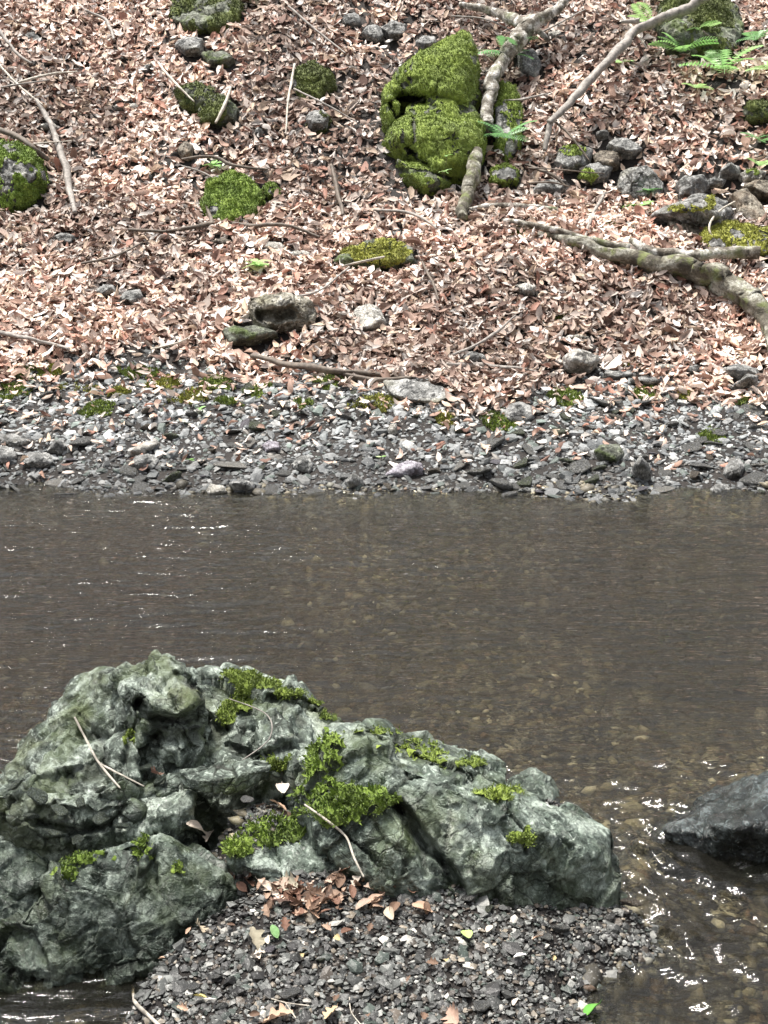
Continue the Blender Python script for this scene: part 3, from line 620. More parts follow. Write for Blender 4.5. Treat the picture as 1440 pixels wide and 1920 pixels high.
bank_rock('buried_stone', [(330, 280), (348, 264), (362, 272), (360, 290), (340, 296)], 'small brown stone in litter above the mossy boulder', 'brown_rock')
bank_rock('moss_mound', [(625, 490), (645, 468), (690, 448), (735, 446), (770, 465), (776, 485), (740, 500), (660, 502)], 'low pale green mossy mound beside a slanting stick', 'mossy_bank_rock', moss='yellow_moss', mspots=[(735, 468, 50, 30), (690, 470, 60, 18)], sub=6, bulge=.1)
bank_rock('dark_peak_boulder', [(1232, 30), (1250, -10), (1330, -20), (1385, 15), (1392, 60), (1370, 100), (1310, 108), (1255, 92), (1238, 60)], 'dark mossy boulder among the ferns at the top corner', 'mossy_bank_rock', moss='dark_moss', sub=6, bulge=.15, mspots=[(1330, 30, 50, 40), (1270, 10, 50, 30), (1340, 90, 40, 20)])
bank_rock('fern_side_stone', [(1392, 208), (1405, 192), (1440, 190), (1470, 200), (1450, 222), (1405, 224)], 'mossy stone at the right edge below the ferns', 'mossy_bank_rock', moss='dark_moss')
bank_rock('crumbly_rock', [(1038, 300), (1050, 276), (1085, 268), (1112, 280), (1100, 310), (1060, 318)], 'crumbly pale rock dotted with moss at the top of the rock group', 'bank_rock', moss='olive_moss', mspots=[(1070, 282, 25, 12)], pa=.03)
bank_rock('brown_angular_rock', [(1110, 290), (1130, 282), (1162, 284), (1162, 310), (1140, 318), (1115, 306)], 'angular brownish rock behind the round mossy one', 'brown_rock')
bank_rock('half_mossy_rock', [(1086, 330), (1095, 312), (1120, 304), (1148, 312), (1142, 332), (1105, 342)], 'rounded grey rock half covered with moss on its lower side', 'bank_rock', moss='olive_moss', mspots=[(1100, 328, 22, 14)])
bank_rock('wedge_stone', [(1000, 356), (1020, 338), (1045, 336), (1062, 352), (1045, 364), (1010, 366)], 'grey green wedge stone under a thin dark twig', 'bank_rock')
bank_rock('dark_stone_pair', [(1140, 268), (1152, 258), (1175, 258), (1205, 278), (1190, 290), (1160, 282)], 'dark flat stones above the rock group', 'bank_rock')
bank_rock('grey_block', [(1158, 345), (1165, 315), (1215, 310), (1248, 340), (1240, 362), (1205, 374), (1168, 368)], 'light grey squarish block with a green plant at its foot', 'bank_rock', sub=6, bulge=.12, p=26, pa=.012)
bank_rock('stacked_rock', [(1268, 345), (1285, 330), (1318, 330), (1330, 348), (1318, 365), (1275, 368)], 'blocky grey rock resting above the overhanging slab', 'bank_rock')
bank_rock('small_flat_stone', [(1325, 338), (1340, 330), (1362, 338), (1355, 348), (1330, 348)], 'small flat grey stone beside the blocky rock', 'bank_rock')
bank_rock('overhanging_slab', [(1220, 402), (1262, 378), (1310, 362), (1352, 370), (1382, 395), (1370, 412), (1310, 408), (1250, 416)], 'broad grey slab with moss streak overhanging a dark hollow', 'bank_rock', moss='yellow_moss', mspots=[(1290, 392, 42, 9), (1330, 380, 12, 14)], sub=6, bulge=.28, stand=.9, p=22)
bank_rock('under_slab_rock', [(1255, 412), (1300, 410), (1330, 420), (1320, 440), (1280, 445), (1262, 432)], 'shadowed rock under the overhanging slab', 'brown_rock', stand=.3, bulge=.0)
bank_rock('yellow_mossy_rock', [(1312, 450), (1325, 425), (1365, 416), (1420, 430), (1470, 432), (1470, 480), (1400, 478), (1340, 472)], 'yellow green mossy rock just above the white bare log', moss='yellow_moss', sub=6, bulge=.14)
bank_rock('leaning_rock', [(1372, 362), (1400, 352), (1430, 385), (1440, 415), (1415, 420), (1385, 400)], 'leaning brown grey rock right of the overhanging slab', 'brown_rock')
bank_rock('edge_flat_rock', [(1395, 345), (1430, 335), (1480, 350), (1470, 372), (1420, 368)], 'long flat dark rock at the edge above the leaning rock', 'brown_rock')
bank_rock('round_stone', [(1350, 318), (1368, 305), (1388, 312), (1386, 328), (1360, 332)], 'round brownish grey stone in leaves above the rock pile', 'bank_rock')
bank_rock('lichened_stone', [(1385, 325), (1410, 312), (1438, 322), (1430, 338), (1395, 338)], 'pale stone with green lichen near the edge', 'pale_rock', moss='olive_moss', mspots=[(1412, 322, 16, 8)])
bank_rock('angular_boulder', [(466, 560), (478, 552), (540, 550), (570, 552), (592, 578), (588, 605), (555, 615), (505, 612), (475, 600), (468, 580)], 'angular pale brown boulder with a dark hollow face on the leaf slope', 'tan_rock', sub=6, bulge=.14, p=60, pa=.012, stand=.8, cuts=[(15, .09, [(490, 592), (545, 588)])])
bank_rock('thin_slab', [(416, 618), (440, 610), (490, 612), (520, 622), (480, 636), (430, 642)], 'thin mossy slab in front of the angular boulder', 'mossy_bank_rock', stand=.5)
bank_rock('pale_round_rock', [(655, 600), (665, 578), (690, 568), (715, 580), (722, 605), (700, 617), (670, 616)], 'pale rounded rock to the right of the angular boulder', 'pale_rock')
bank_rock('dark_round_stone', [(180, 545), (192, 533), (212, 535), (218, 548), (200, 555), (186, 553)], 'small dark round stone in the open litter', 'bank_rock')
bank_rock('pale_flat_stone', [(222, 556), (235, 545), (262, 543), (268, 556), (248, 566), (230, 565)], 'flat grey stone next to the small dark round one', 'bank_rock')
bank_rock('white_shard', [(965, 535), (985, 530), (1006, 537), (1000, 550), (985, 546)], 'white pointed shard of stone in the litter', 'pale_rock', pa=.005)
bank_rock('white_slab', [(1056, 668), (1075, 654), (1108, 658), (1126, 674), (1110, 690), (1072, 694), (1060, 684)], 'white topped slab with dark underside at the litter edge', 'pale_rock', stand=.8, p=24)
bank_rock('grey_green_stone', [(868, 668), (885, 658), (905, 665), (915, 678), (890, 684), (872, 680)], 'grey green stone at the lower edge of the litter', 'bank_rock')
bank_rock('slate_slab', [(718, 712), (765, 708), (830, 722), (850, 740), (820, 755), (770, 750), (735, 738)], 'large thin slate slab lying half under leaves above the shore', 'bank_rock', sub=6, p=24, pa=.006, bulge=.05, plate=.2)
bank_rock('grey_cube_stone', [(943, 780), (950, 762), (975, 752), (998, 760), (1000, 782), (980, 794), (955, 790)], 'squarish pale grey stone at the tip of the leaf tongue', 'bank_rock', p=26)
bank_rock('mossy_shore_rock', [(1112, 845), (1125, 833), (1160, 832), (1170, 850), (1158, 868), (1125, 864)], 'rounded brownish green rock on the gravel shore', 'mossy_bank_rock')
bank_rock('pointed_slate', [(1188, 870), (1200, 852), (1218, 868), (1225, 890), (1208, 902), (1194, 892)], 'pointed blue grey slate standing on end by the water', 'bank_rock', p=26, pa=.006, stand=1, bulge=.03)
bank_rock('blocky_stone', [(1358, 885), (1362, 868), (1385, 858), (1398, 872), (1392, 890), (1368, 895)], 'blocky two toned stone on the shore near the edge', 'bank_rock', p=26)
bank_rock('round_pale_slate', [(1330, 918), (1342, 906), (1365, 908), (1370, 922), (1352, 934), (1334, 930)], 'roundish flat slate at the water line', 'bank_rock')
bank_rock('purple_slab', [(718, 890), (735, 878), (765, 862), (792, 868), (795, 888), (760, 893)], 'purple grey flat slab near the water line', 'purple_rock', p=24, pa=.006)
bank_rock('white_oval_stone', [(724, 802), (732, 790), (745, 792), (748, 808), (738, 817), (727, 812)], 'white oval stone standing on the shore gravel', 'pale_rock', p=8, pa=.003, rough=.004)
bank_rock('speckled_stone', [(385, 918), (395, 908), (420, 910), (428, 924), (405, 932), (388, 928)], 'pinkish white speckled stone at the water line', 'pale_rock')
bank_rock('shadowed_block', [(40, 868), (55, 848), (92, 850), (102, 868), (75, 876), (45, 876)], 'dark angular block on the shore beside a larger grey one', 'bank_rock', p=26)
bank_rock('corner_grey_rock', [(-30, 850), (-10, 835), (22, 838), (32, 855), (15, 868), (-20, 868)], 'grey rock cut by the left edge on the shore', 'bank_rock')
bank_rock('upper_corner_rock', [(-40, 825), (0, 812), (50, 818), (60, 828), (30, 838), (-20, 838)], 'flat grey rock above the edge rock on the shore', 'bank_rock')
bank_rock('tall_shore_stone', [(88, 845), (100, 826), (118, 822), (126, 838), (112, 852)], 'grey stone leaning upright over the dark block', 'bank_rock')
bank_rock('square_shore_stone', [(248, 868), (252, 854), (285, 852), (298, 862), (290, 878), (258, 880)], 'square grey stone on the shore', 'bank_rock', p=26)
bank_rock('triangular_slab', [(545, 870), (560, 855), (580, 852), (588, 872), (580, 888), (555, 882)], 'triangular grey slab lying among shore gravel', 'bank_rock', p=26)
bank_rock('arch_stone', [(428, 906), (450, 898), (476, 904), (478, 916), (440, 918)], 'flat dark bottomed stone touching the water', 'bank_rock', stand=.9)
bank_rock('blue_slate', [(490, 835), (505, 824), (525, 828), (526, 842), (500, 848)], 'blue grey slate piece in the middle of the shore', 'purple_rock')
bank_rock('peaked_stone', [(645, 902), (662, 886), (680, 896), (682, 910), (650, 912)], 'peaked dark stone at the edge of the water', 'bank_rock', stand=.9)
bank_rock('long_pale_stone', [(240, 845), (262, 838), (290, 822), (298, 832), (270, 850), (245, 854)], 'long pale grey stone tilted on the shore', 'pale_rock')
bank_rock('right_shore_slab', [(1355, 690), (1380, 682), (1420, 690), (1425, 702), (1385, 712), (1360, 704)], 'pale slab at the top of the gravel near the edge', 'bank_rock')
bank_rock('dark_right_slab', [(1375, 722), (1400, 702), (1422, 704), (1420, 720), (1390, 730)], 'dark faced slab below the pale slab at the edge', 'bank_rock', stand=.9)
bank_rock('leafy_top_stone', [(712, 50), (735, 40), (760, 45), (765, 62), (730, 66)], 'grey stone above the outcrop among roots', 'bank_rock')
bank_rock('outcrop_cap_stone', [(780, 78), (792, 66), (815, 68), (818, 82), (795, 86)], 'dark grey stone touching the top of the outcrop', 'bank_rock')

for px, py, w_, h_, mt, lb in [(1010, 395, 30, 16, 'bank_rock', 'small grey stone under the thin grey stick'), (745, 436, 22, 16, 'bank_rock', 'small dark stone above the pale mossy mound'), (560, 475, 60, 16, 'pale_rock', 'pale flat stone in the litter left of the mossy mound'),
        (515, 462, 40, 22, 'pale_rock', 'pale grey jagged stone left of the flat one'), (240, 198, 62, 12, 'pale_rock', 'white flat stone high in the left litter'), (95, 236, 44, 14, 'pale_rock', 'white stone chip beside the long crossing stick'), (120, 445, 44, 22, 'bank_rock', 'grey green stone low in the left litter'),
        (60, 70, 44, 20, 'bank_rock', 'dark stone in the upper left litter'), (700, 60, 50, 34, 'bank_rock', 'dark crumbled stone above and left of the outcrop'), (660, 35, 40, 26, 'bank_rock', 'dark stone at the top left of the crumbled one'), (1040, 62, 30, 16, 'pale_rock', 'pale chip right of the crooked branch'),
        (485, 245, 18, 18, 'bank_rock', 'grey pebble below the lone dark stones'), (415, 452, 44, 12, 'brown_rock', 'brown rounded stone below the long curved twig'), (275, 128, 24, 18, 'bank_rock', 'dark pebble in the upper left litter above the white stone'), (1180, 420, 30, 14, 'bank_rock', 'grey stone in litter left of the dark hollow'),
        (1080, 632, 70, 12, 'pale_rock', 'long pale stone lying flat below the lone moss tuft'), (1130, 250, 30, 16, 'bank_rock', 'small dark slab above the dark flat stones'), (1160, 700, 60, 14, 'bank_rock', 'flat grey slab at the top of the gravel'), (1250, 688, 50, 16, 'pale_rock', 'pale slab between two grey slabs at the gravel top'),
        (1305, 692, 44, 18, 'bank_rock', 'grey slab right of the pale slab at the gravel top'), (1210, 712, 66, 14, 'bank_rock', 'long flat slab just below the gravel top')]:
    gq = np.random.default_rng(px); n_ = 7; an = np.sort(gq.uniform(0, 6.28, n_) * .25 + np.linspace(0, 6.28, n_, endpoint=False) * .9)
    bank_rock('litter_stone', [(px + w_ / 2 * math.cos(a) * gq.uniform(.8, 1.1), py + h_ / 2 * math.sin(a) * gq.uniform(.8, 1.1)) for a in an], lb, mt, sub=4, cat='stone', bulge=.08)
for q in [(1228, 1340, 408, 446), (1320, 1385, 158, 178), (1000, 1050, 42, 60), (425, 475, 618, 645), (655, 700, 10, 60), (735, 770, 360, 372), (905, 935, 240, 300)]: clear_px(*q)
# ------------------------------------------------------------------ moss patches lying on the gravel and litter
def moss_patch(px, py, rx, ry, mat='yellow_moss', label=''):
    c = GH(px, py); g = np.random.default_rng(int(px * 3 + py)); sx = rx / F * c[1]; yb = GH(px, py - ry)[1]; sy = max(.04, yb - c[1])
    n = int(1500 * min(1, sx * sy / .02) + 250); r = np.sqrt(g.uniform(0, 1, n)); a = g.uniform(0, 6.28, n)
    x = c[0] + 1.35 * sx * r * np.cos(a); y = c[1] + 1.35 * sy * r * np.sin(a); k = fbm(v2(x * 16, y * 16), int(px)) > -.25 + .5 * r - .2; x, y = x[k], y[k]
    b0 = np.stack([x, y, gz(x, y) + g.uniform(.004, .022, len(x)) * (1.3 - r[k])], 1)
    v, f, tone = blades(b0, np.tile([0, -.2, 1.], (len(b0), 1)), len(b0) * 3, .015, .0045, .8, int(px))
    me = mesh_np('moss_tuft', v, f, M[mat], True, fattr={'tone': tone}); l = centre(me)
    link('moss_tuft', me, None, label, 'moss', 'moss tufts on the far bank and shore', loc=l)
for px, py, rx, ry, mt, lb in [
    (850, 488, 26, 10, 'olive_moss', 'flat moss tuft in litter just right of the pale mossy mound'), (1055, 605, 30, 10, 'olive_moss', 'moss tuft alone in the litter below the fallen trunk'),
    (700, 760, 40, 14, 'yellow_moss', 'bright moss tuft on gravel near the thin slate slab'), (350, 748, 38, 12, 'yellow_moss', 'brightest moss tuft on the wide mossy gravel'),
    (305, 722, 26, 9, 'yellow_moss', 'small moss tuft above the brightest gravel tuft'), (150, 732, 34, 9, 'yellow_moss', 'yellowish moss tuft near the left shore edge'),
    (225, 738, 16, 7, 'yellow_moss', 'moss tuft between two larger ones on gravel'), (98, 696, 18, 8, 'yellow_moss', 'moss tuft at the litter edge on the left'),
    (940, 792, 28, 16, 'olive_moss', 'olive moss tuft beside the squarish pale stone'), (1200, 735, 28, 14, 'olive_moss', 'olive moss tuft on gravel above the shore rocks'),
    (1290, 745, 26, 10, 'yellow_moss', 'yellow moss tuft beside the olive one on gravel'), (1180, 690, 16, 8, 'yellow_moss', 'tiny yellow moss tuft near the white topped slab'),
    (1335, 823, 18, 14, 'olive_moss', 'moss tuft low on the right gravel shore'), (1150, 432, 34, 12, 'olive_moss', 'moss tuft behind the fallen trunk'),
    (985, 440, 34, 12, 'olive_moss', 'moss tuft under the pale branch of the trunk'), (205, 440, 14, 7, 'dark_moss', 'small dark moss tuft left of the thin twig'),
    (70, 438, 22, 7, 'dark_moss', 'dark moss tuft below the edge boulder'), (620, 715, 26, 8, 'olive_moss', 'moss tuft just below the two fallen sticks'),
    (410, 718, 28, 8, 'olive_moss', 'faint moss tuft at the top of the gravel'), (20, 735, 30, 10, 'olive_moss', 'moss tuft cut by the left edge on gravel'),
    (1330, 715, 20, 8, 'olive_moss', 'faint moss tuft at the gravel top near the right slabs'), (60, 700, 40, 10, 'olive_moss', 'thin faint moss patch spread on the gravel at the left under the litter edge'), (260, 700, 30, 9, 'olive_moss', 'thin faint moss patch spread on the gravel above the brightest gravel tuft'), (480, 735, 24, 8, 'olive_moss', 'thin faint moss patch spread on the gravel below the start of the long dark stick'), (560, 760, 20, 8, 'olive_moss', 'thin faint moss patch spread on the gravel between the long dark stick and the shore'), (1060, 745, 26, 8, 'olive_moss', 'thin faint moss patch spread on the gravel right of the squarish pale stone'), (1400, 760, 24, 9, 'olive_moss', 'thin faint moss patch spread on the gravel near the edge below the dark faced slab'), (180, 765, 26, 9, 'olive_moss', 'thin faint moss patch spread on the gravel left of the brightest gravel tuft'), (430, 760, 22, 8, 'olive_moss', 'thin faint moss patch spread on the gravel right of the brightest gravel tuft'), (835, 788, 14, 7, 'yellow_moss', 'tiny moss tuft in the middle of the shore')]:
    moss_patch(px, py, rx, ry, mt, lb)

# ------------------------------------------------------------------ loose stones one can count
g = np.random.default_rng(44)
protoM = []
for k in range(8):
    v, f = ico(3); npl = g.integers(6, 11); pl = g.normal(0, 1, (npl, 3)); pl /= np.linalg.norm(pl, axis=1, keepdims=True)
    q = np.maximum((v @ pl.T) / g.uniform(.4, .8, npl), 0) ** 50; r = 1 / np.maximum(q.sum(1) ** .02, 1)
    v = v * r[:, None] * np.array([1, g.uniform(.6, .9), g.uniform(.28, .5)]); v += (.03 * fbm(v * 3, k, 4))[:, None] * v
    protoM.append(mesh_np('shore_stone', v, f, M[['bank_rock', 'bank_rock', 'bank_rock', 'purple_rock', 'brown_rock', 'pale_rock', 'mossy_bank_rock', 'bank_rock'][k]], True, fattr={'crack': np.zeros(len(v))}))
desc = ['grey', 'dark grey', 'light grey', 'purplish', 'brown', 'pale', 'greenish', 'slate grey']
MARKS = [(718, 890, 'the purple grey slab'), (737, 803, 'the white oval stone'), (975, 775, 'the squarish pale stone'), (1143, 850, 'the rounded greenish rock'), (1206, 878, 'the upright pointed slate'), (1378, 878, 'the blocky two toned stone'), (1350, 920, 'the round slate at the waterline'),
         (405, 920, 'the speckled stone'), (70, 862, 'the dark angular block'), (0, 852, 'the rock cut by the left edge'), (272, 866, 'the square grey stone'), (568, 870, 'the triangular slab'), (452, 908, 'the dark flat stone at the waterline'), (508, 836, 'the blue grey slate'), (663, 900, 'the peaked dark stone'),
         (268, 840, 'the long pale tilted stone'), (785, 733, 'the thin slate slab'), (1090, 675, 'the white topped slab'), (700, 760, 'the bright moss tuft'), (350, 748, 'the brightest moss tuft'), (1200, 735, 'the olive moss tuft'), (1335, 823, 'the low moss tuft'), (940, 792, 'the olive tuft by the squarish stone')]
cnt = 0; tries = 0; seen = set()
while cnt < 210 and tries < 9000:
    tries += 1; x, y = g.uniform(-2.2, 2.2), g.uniform(6.6, 7.75)
    if y > leaf_edge(x)[0] or any(((x - a) / (b_ + .03)) ** 2 + ((y - c_) / (d_ + .03)) ** 2 < 1 for a, c_, b_, d_ in AVOID): continue
    k = g.integers(0, 8); s = float(np.clip(g.lognormal(math.log(.05), .34), .03, .11)) * (1. if y < 7.3 else .75)
    z = gz(x, y)[0] + s * .08; px, py, _ = proj(np.array([[x, y, z]])); px, py = px[0], py[0]
    if px < -20 or px > 1460: continue
    q = min(MARKS, key=lambda m_: (m_[0] - px) ** 2 + 3 * (m_[1] - py) ** 2); dx, dy = px - q[0], (py - q[1]) * 1.7
    side = ('to the right of' if dx > 0 else 'to the left of') if abs(dx) > abs(dy) else ('just below' if dy > 0 else 'just above')
    sz = 'large' if s > .07 else 'small' if s < .042 else 'middling'; far = 'flat' if k % 2 else 'angular'
    lb = f'{sz} {desc[k]} {far} stone {side} {q[2]}'
    if lb in seen: continue
    seen.add(lb); o = link('shore_stone', protoM[k])
    o.location = (x, y, z); o.rotation_euler = (g.normal(.3, .22), g.normal(0, .2), g.uniform(0, 6.28)); o.scale = (s, s, s * (.6 if k % 2 else .95))
    AVOID.append((x, y, s * .6, s * .6)); o['label'] = lb; o['category'] = 'stone'; o['group'] = 'loose stones on the far shore'; cnt += 1

# ------------------------------------------------------------------ leaf litter
LEAFPAL = np.array([(.76, .64, .56), (.84, .76, .70), (.62, .47, .39), (.42, .28, .22), (.88, .83, .78), (.44, .23, .17), (.70, .54, .41), (.18, .10, .075), (.32, .20, .15)])
LW = np.array([.18, .11, .18, .13, .05, .07, .10, .10, .08]); LW = LW / LW.sum()
def leaf_shape(g, nx=4):
    """an oval dry leaf, curled and bent; nx+1 by 3 points"""
    t = np.linspace(0, 1, nx + 1); wdt = np.sin(np.pi * np.clip(t * .94 + .03, 0, 1)) ** .8 * g.uniform(.17, .31)
    curl = g.uniform(.1, .85) * (1 if g.uniform() < .5 else -1); bend = g.uniform(-.8, .8)
    V = []
    for i, (tt, ww) in enumerate(zip(t, wdt)):
        for s in (-1, 0, 1):
            a = s * ww
            V.append((tt - .5 + .03 * g.normal(), a * (1 - abs(curl) * .35) + .03 * g.normal(), curl * abs(a) * 1.5 + bend * (tt - .5) ** 2 + .025 * g.normal()))
    F_ = [(i * 3 + j, i * 3 + j + 1, i * 3 + j + 4, i * 3 + j + 3) for i in range(nx) for j in (0, 1)]
    return np.array(V), np.array(F_)
def leaves(name, xyz, nrm, size, seed, tilt=.45, nproto=24, pal=LEAFPAL, lw=LW, blotch=False):
    g = np.random.default_rng(seed); pr = [leaf_shape(g) for _ in range(nproto)]; n = len(xyz); k = g.integers(0, nproto, n)
    z = nrm + g.normal(0, tilt, (n, 3)); z /= np.linalg.norm(z, axis=1, keepdims=True)
    x = np.cross(z, g.normal(0, 1, (n, 3))); x /= np.linalg.norm(x, axis=1, keepdims=True); y = np.cross(z, x)
    tint = pal[g.choice(len(pal), n, p=lw)] * g.uniform(.8, 1.2, (n, 1)); V, Fc, T, o = [], [], [], 0
    if blotch: tint = tint * (.62 + .43 * sst(-.5, .35, fbm(v2(xyz[:, 0] * 1.3, xyz[:, 1] * 1.3), 37, 4)))[:, None]      # damp and dry patches
    for j in range(nproto):
        s = np.where(k == j)[0]
        if not len(s): continue
        v, f = pr[j]
        q = (v[None, :, 0, None] * x[s, None] + v[None, :, 1, None] * y[s, None] + v[None, :, 2, None] * z[s, None]) * size[s, None, None] + xyz[s, None]
        V.append(q.reshape(-1, 3)); Fc.append((f[None] + (np.arange(len(s)) * len(v))[:, None, None]).reshape(-1, 4) + o); T.append(np.repeat(tint[s], len(v), 0)); o += len(s) * len(v)
    return mesh_np(name, np.concatenate(V), np.concatenate(Fc), M['dead_leaf'], True, tint=np.concatenate(T))
g = np.random.default_rng(9)
n = 128000; y = 7.3 + 6.9 * g.uniform(0, 1, n); x = g.uniform(-1, 1, n) * (.9 + .36 * y)
keep = y > leaf_edge(x) + .05 + g.normal(0, .17, n)
keep &= ~OCC[np.clip(((x + 6) / .02).astype(int), 0, 599), np.clip(((y - 6) / .02).astype(int), 0, 499)] | (g.uniform(0, 1, n) < .04)
bare = fbm(v2(x * .8, y * .8), 61, 3)          # thin spots show soil
keep &= g.uniform(0, 1, n) < .45 + .55 * sst(-.75, -.2, bare)
x, y = x[keep], y[keep]; z = gz(x, y); e = .04
nr = np.stack([-(gz(x + e, y) - gz(x - e, y)) / (2 * e), -(gz(x, y + e) - gz(x, y - e)) / (2 * e), np.ones_like(x)], 1)
sz = np.clip(g.lognormal(math.log(.064), .32, len(x)), .03, .14)
link('leaf_litter', leaves('leaf_litter', np.stack([x, y, z + .065 * g.uniform(0, 1, len(x)) ** .8], 1), nr, sz, 10, tilt=.36, blotch=True), kind='stuff', label='dry pinkish brown fallen leaves carpeting the far slope', cat='leaf litter')
# stray leaves on the shore gravel
n = 900; x = g.uniform(-2.4, 2.4, n); y = 6.8 + (g.uniform(0, 1, n) ** .6) * 1.0; z = gz(x, y)
me = leaves('stray_leaves', np.stack([x, y, z + .025], 1), np.tile([0, -.2, 1.], (n, 1)), g.uniform(.03, .07, n), 12, .35)
link('stray_leaves', me, kind='stuff', label='scattered dry leaves blown onto the shore gravel', cat='leaf litter')

# ------------------------------------------------------------------ wood
def tube(path, rad, sides=12, seed=0, nz=.12, seg=14, cap=True):
    path = np.array(path, float); rad = np.array(rad, float); T = np.linspace(0, len(path) - 1, (len(path) - 1) * seg + 1)
    def cr(a):
        out = []
        for t in T:
            i = int(min(t, len(a) - 2)); f = t - i; p0, p1, p2, p3 = a[max(i - 1, 0)], a[i], a[i + 1], a[min(i + 2, len(a) - 1)]
            out.append(.5 * (2 * p1 + (p2 - p0) * f + (2 * p0 - 5 * p1 + 4 * p2 - p3) * f * f + (3 * p1 - p0 - 3 * p2 + p3) * f ** 3))
        return np.array(out)
    c = cr(path); r = cr(rad); n = len(c); c = c + np.stack([fbm(c * 7, seed + q, 3) for q in range(3)], 1) * r[:, None] * .45; r = r * (1 + .07 * fbm(c * 6, seed + 5, 3))
    tg = np.gradient(c, axis=0); tg /= np.linalg.norm(tg, axis=1, keepdims=True) + 1e-9
    u = np.cross(tg, [0, 0, 1.]); u /= np.linalg.norm(u, axis=1, keepdims=True) + 1e-9; w_ = np.cross(u, tg)
    a = np.linspace(0, 2 * np.pi, sides, endpoint=False)
    V = (c[:, None] + r[:, None, None] * (np.cos(a)[None, :, None] * u[:, None] + np.sin(a)[None, :, None] * w_[:, None])).reshape(-1, 3)
    cc = np.repeat(c, sides, 0); rr = np.repeat(r, sides); sl = np.concatenate([[0], np.cumsum(np.linalg.norm(np.diff(c, axis=0), axis=1))]) / (r.mean() * 9)
    bc = np.stack([np.tile(np.cos(a) * 1.3, n), np.tile(np.sin(a) * 1.3, n), np.repeat(sl, sides)], 1)       # long ridges of bark and wood
    V = cc + (V - cc) * (1 + nz * 2.2 * fbm(bc, seed + 3, 4))[:, None]
    i = np.arange(n * sides).reshape(n, sides); f = np.stack([i[:-1], np.roll(i[:-1], -1, 1), np.roll(i[1:], -1, 1), i[1:]], -1).reshape(-1, 4)
    V = np.concatenate([V, c[:1], c[-1:]]); e0, e1 = n * sides, n * sides + 1
    caps = [(e0, i[0][(k + 1) % sides], i[0][k], i[0][k]) for k in range(sides)] + [(e1, i[-1][k], i[-1][(k + 1) % sides], i[-1][(k + 1) % sides]) for k in range(sides)]
    tri = np.concatenate([f[:, [0, 1, 2]], f[:, [0, 2, 3]], np.array(caps)[:, :3]])
    return V, tri, np.zeros(len(V))
def wood(name, limbs, mat, label, cat='branch', group=None, lift=.02, sides=12, nz=.10):
    """limbs: lists of (px, py, radius_px, height above the land in m)"""
    out = []
    for j, L in enumerate(limbs):
        pts, rad = [], []
        for px, py, rp, h in L:
            h = h + .03; c = GH(px, py + 0)
            # step back along the sight line so that the wood lies h above the land
            d = D(px, py); d = d / np.linalg.norm(d); q = c - d * (h / max(.15, abs(d[2]) + .38)); pts.append(q); rad.append(rp / F * q[1] * 1.02)
        out.append(tube(pts, rad, sides, j + int(L[0][0]), nz))
    V, f, _ = join(out); me = mesh_np(name, V, f, M[mat], True); l = centre(me)
    return link(name, me, None, label, cat, group, loc=l)
wood('hanging_branch', [[(1080, -10, 7, .22), (1045, 15, 9, .2), (1000, 42, 13, .17), (975, 75, 16, .15), (945, 110, 14, .13), (925, 145, 12, .11), (918, 190, 11, .10), (914, 236, 9, .09)],
                        [(865, 12, 5, .08), (910, 22, 7, .1), (955, 38, 9, .15), (985, 52, 10, .18)], [(1000, 50, 5, .1), (1030, 75, 4, .05)]], 'bark', 'thick crooked grey branch leaning down beside the outcrop', nz=.12)
wood('mossy_log_piece', [[(895, 282, 10, .10), (884, 320, 14, .10), (875, 360, 12, .07), (866, 412, 9, .04)]], 'mossy_bark', 'short mossy log standing against the foot of the outcrop', 'log')
wood('forked_branch', [[(1330, -8, 10, .3), (1275, 20, 10, .26), (1225, 40, 9, .2), (1190, 58, 8, .17), (1155, 98, 8, .15), (1108, 146, 7, .12), (1070, 190, 6, .1), (1030, 232, 5, .08)], [(1165, 42, 3, .15), (1200, 42, 5, .19)], [(1035, 225, 5, .08), (1026, 250, 6, .06), (1022, 284, 4, .04)]], 'grey_twig', 'long thin forked branch slanting down from the ferns')
wood('fallen_tree', [[(1010, 440, 4, .0), (1040, 446, 6, .02), (1080, 455, 9, .05), (1160, 478, 14, .05), (1250, 503, 18, .06), (1330, 530, 21, .06), (1400, 562, 19, .06), (1436, 610, 12, .05), (1460, 680, 10, .05)]], 'mossy_bark', 'fallen rotten mossy trunk tapering across the leaf slope', 'tree trunk', nz=.18, sides=18)
wood('bare_log', [[(1182, 452, 6, .10), (1220, 470, 9, .10), (1290, 482, 10, .10), (1360, 476, 10, .10), (1426, 474, 11, .11)]], 'bark', 'bare white log resting on the fallen trunk', 'log')
wood('pale_branch', [[(930, 412, 4, .03), (990, 420, 5, .06), (1075, 442, 6, .08), (1180, 462, 6, .10)]], 'bark', 'pale straight branch lying along the fallen trunk')
wood('thin_stick', [[(880, 394, 4, .04), (940, 386, 5, .05), (1000, 388, 5, .05), (1045, 394, 4, .04)]], 'bark', 'thin grey stick above the pale straight branch', 'stick')
wood('crossing_stick', [[(70, 190, 4, .05), (95, 235, 5, .05), (115, 290, 6, .06), (130, 345, 6, .06), (140, 400, 4, .03)]], 'grey_twig', 'long grey stick lying downslope beside the edge boulder', 'stick')
wood('arched_twig', [[(-20, 240, 5, .1), (30, 255, 5, .12), (65, 280, 5, .1), (90, 300, 4, .05)]], 'dark_twig', 'dark twig arching over the round edge boulder', 'twig')
wood('curved_twig', [[(240, 432, 3, .04), (310, 434, 3, .04), (365, 425, 4, .05), (400, 420, 4, .05), (470, 424, 4, .05), (540, 424, 3, .05), (600, 446, 2, .03)], [(380, 375, 2, .08), (392, 395, 3, .07), (398, 422, 4, .05)]], 'dark_twig', 'long thin curved twig below the bright mossy boulder', 'twig')
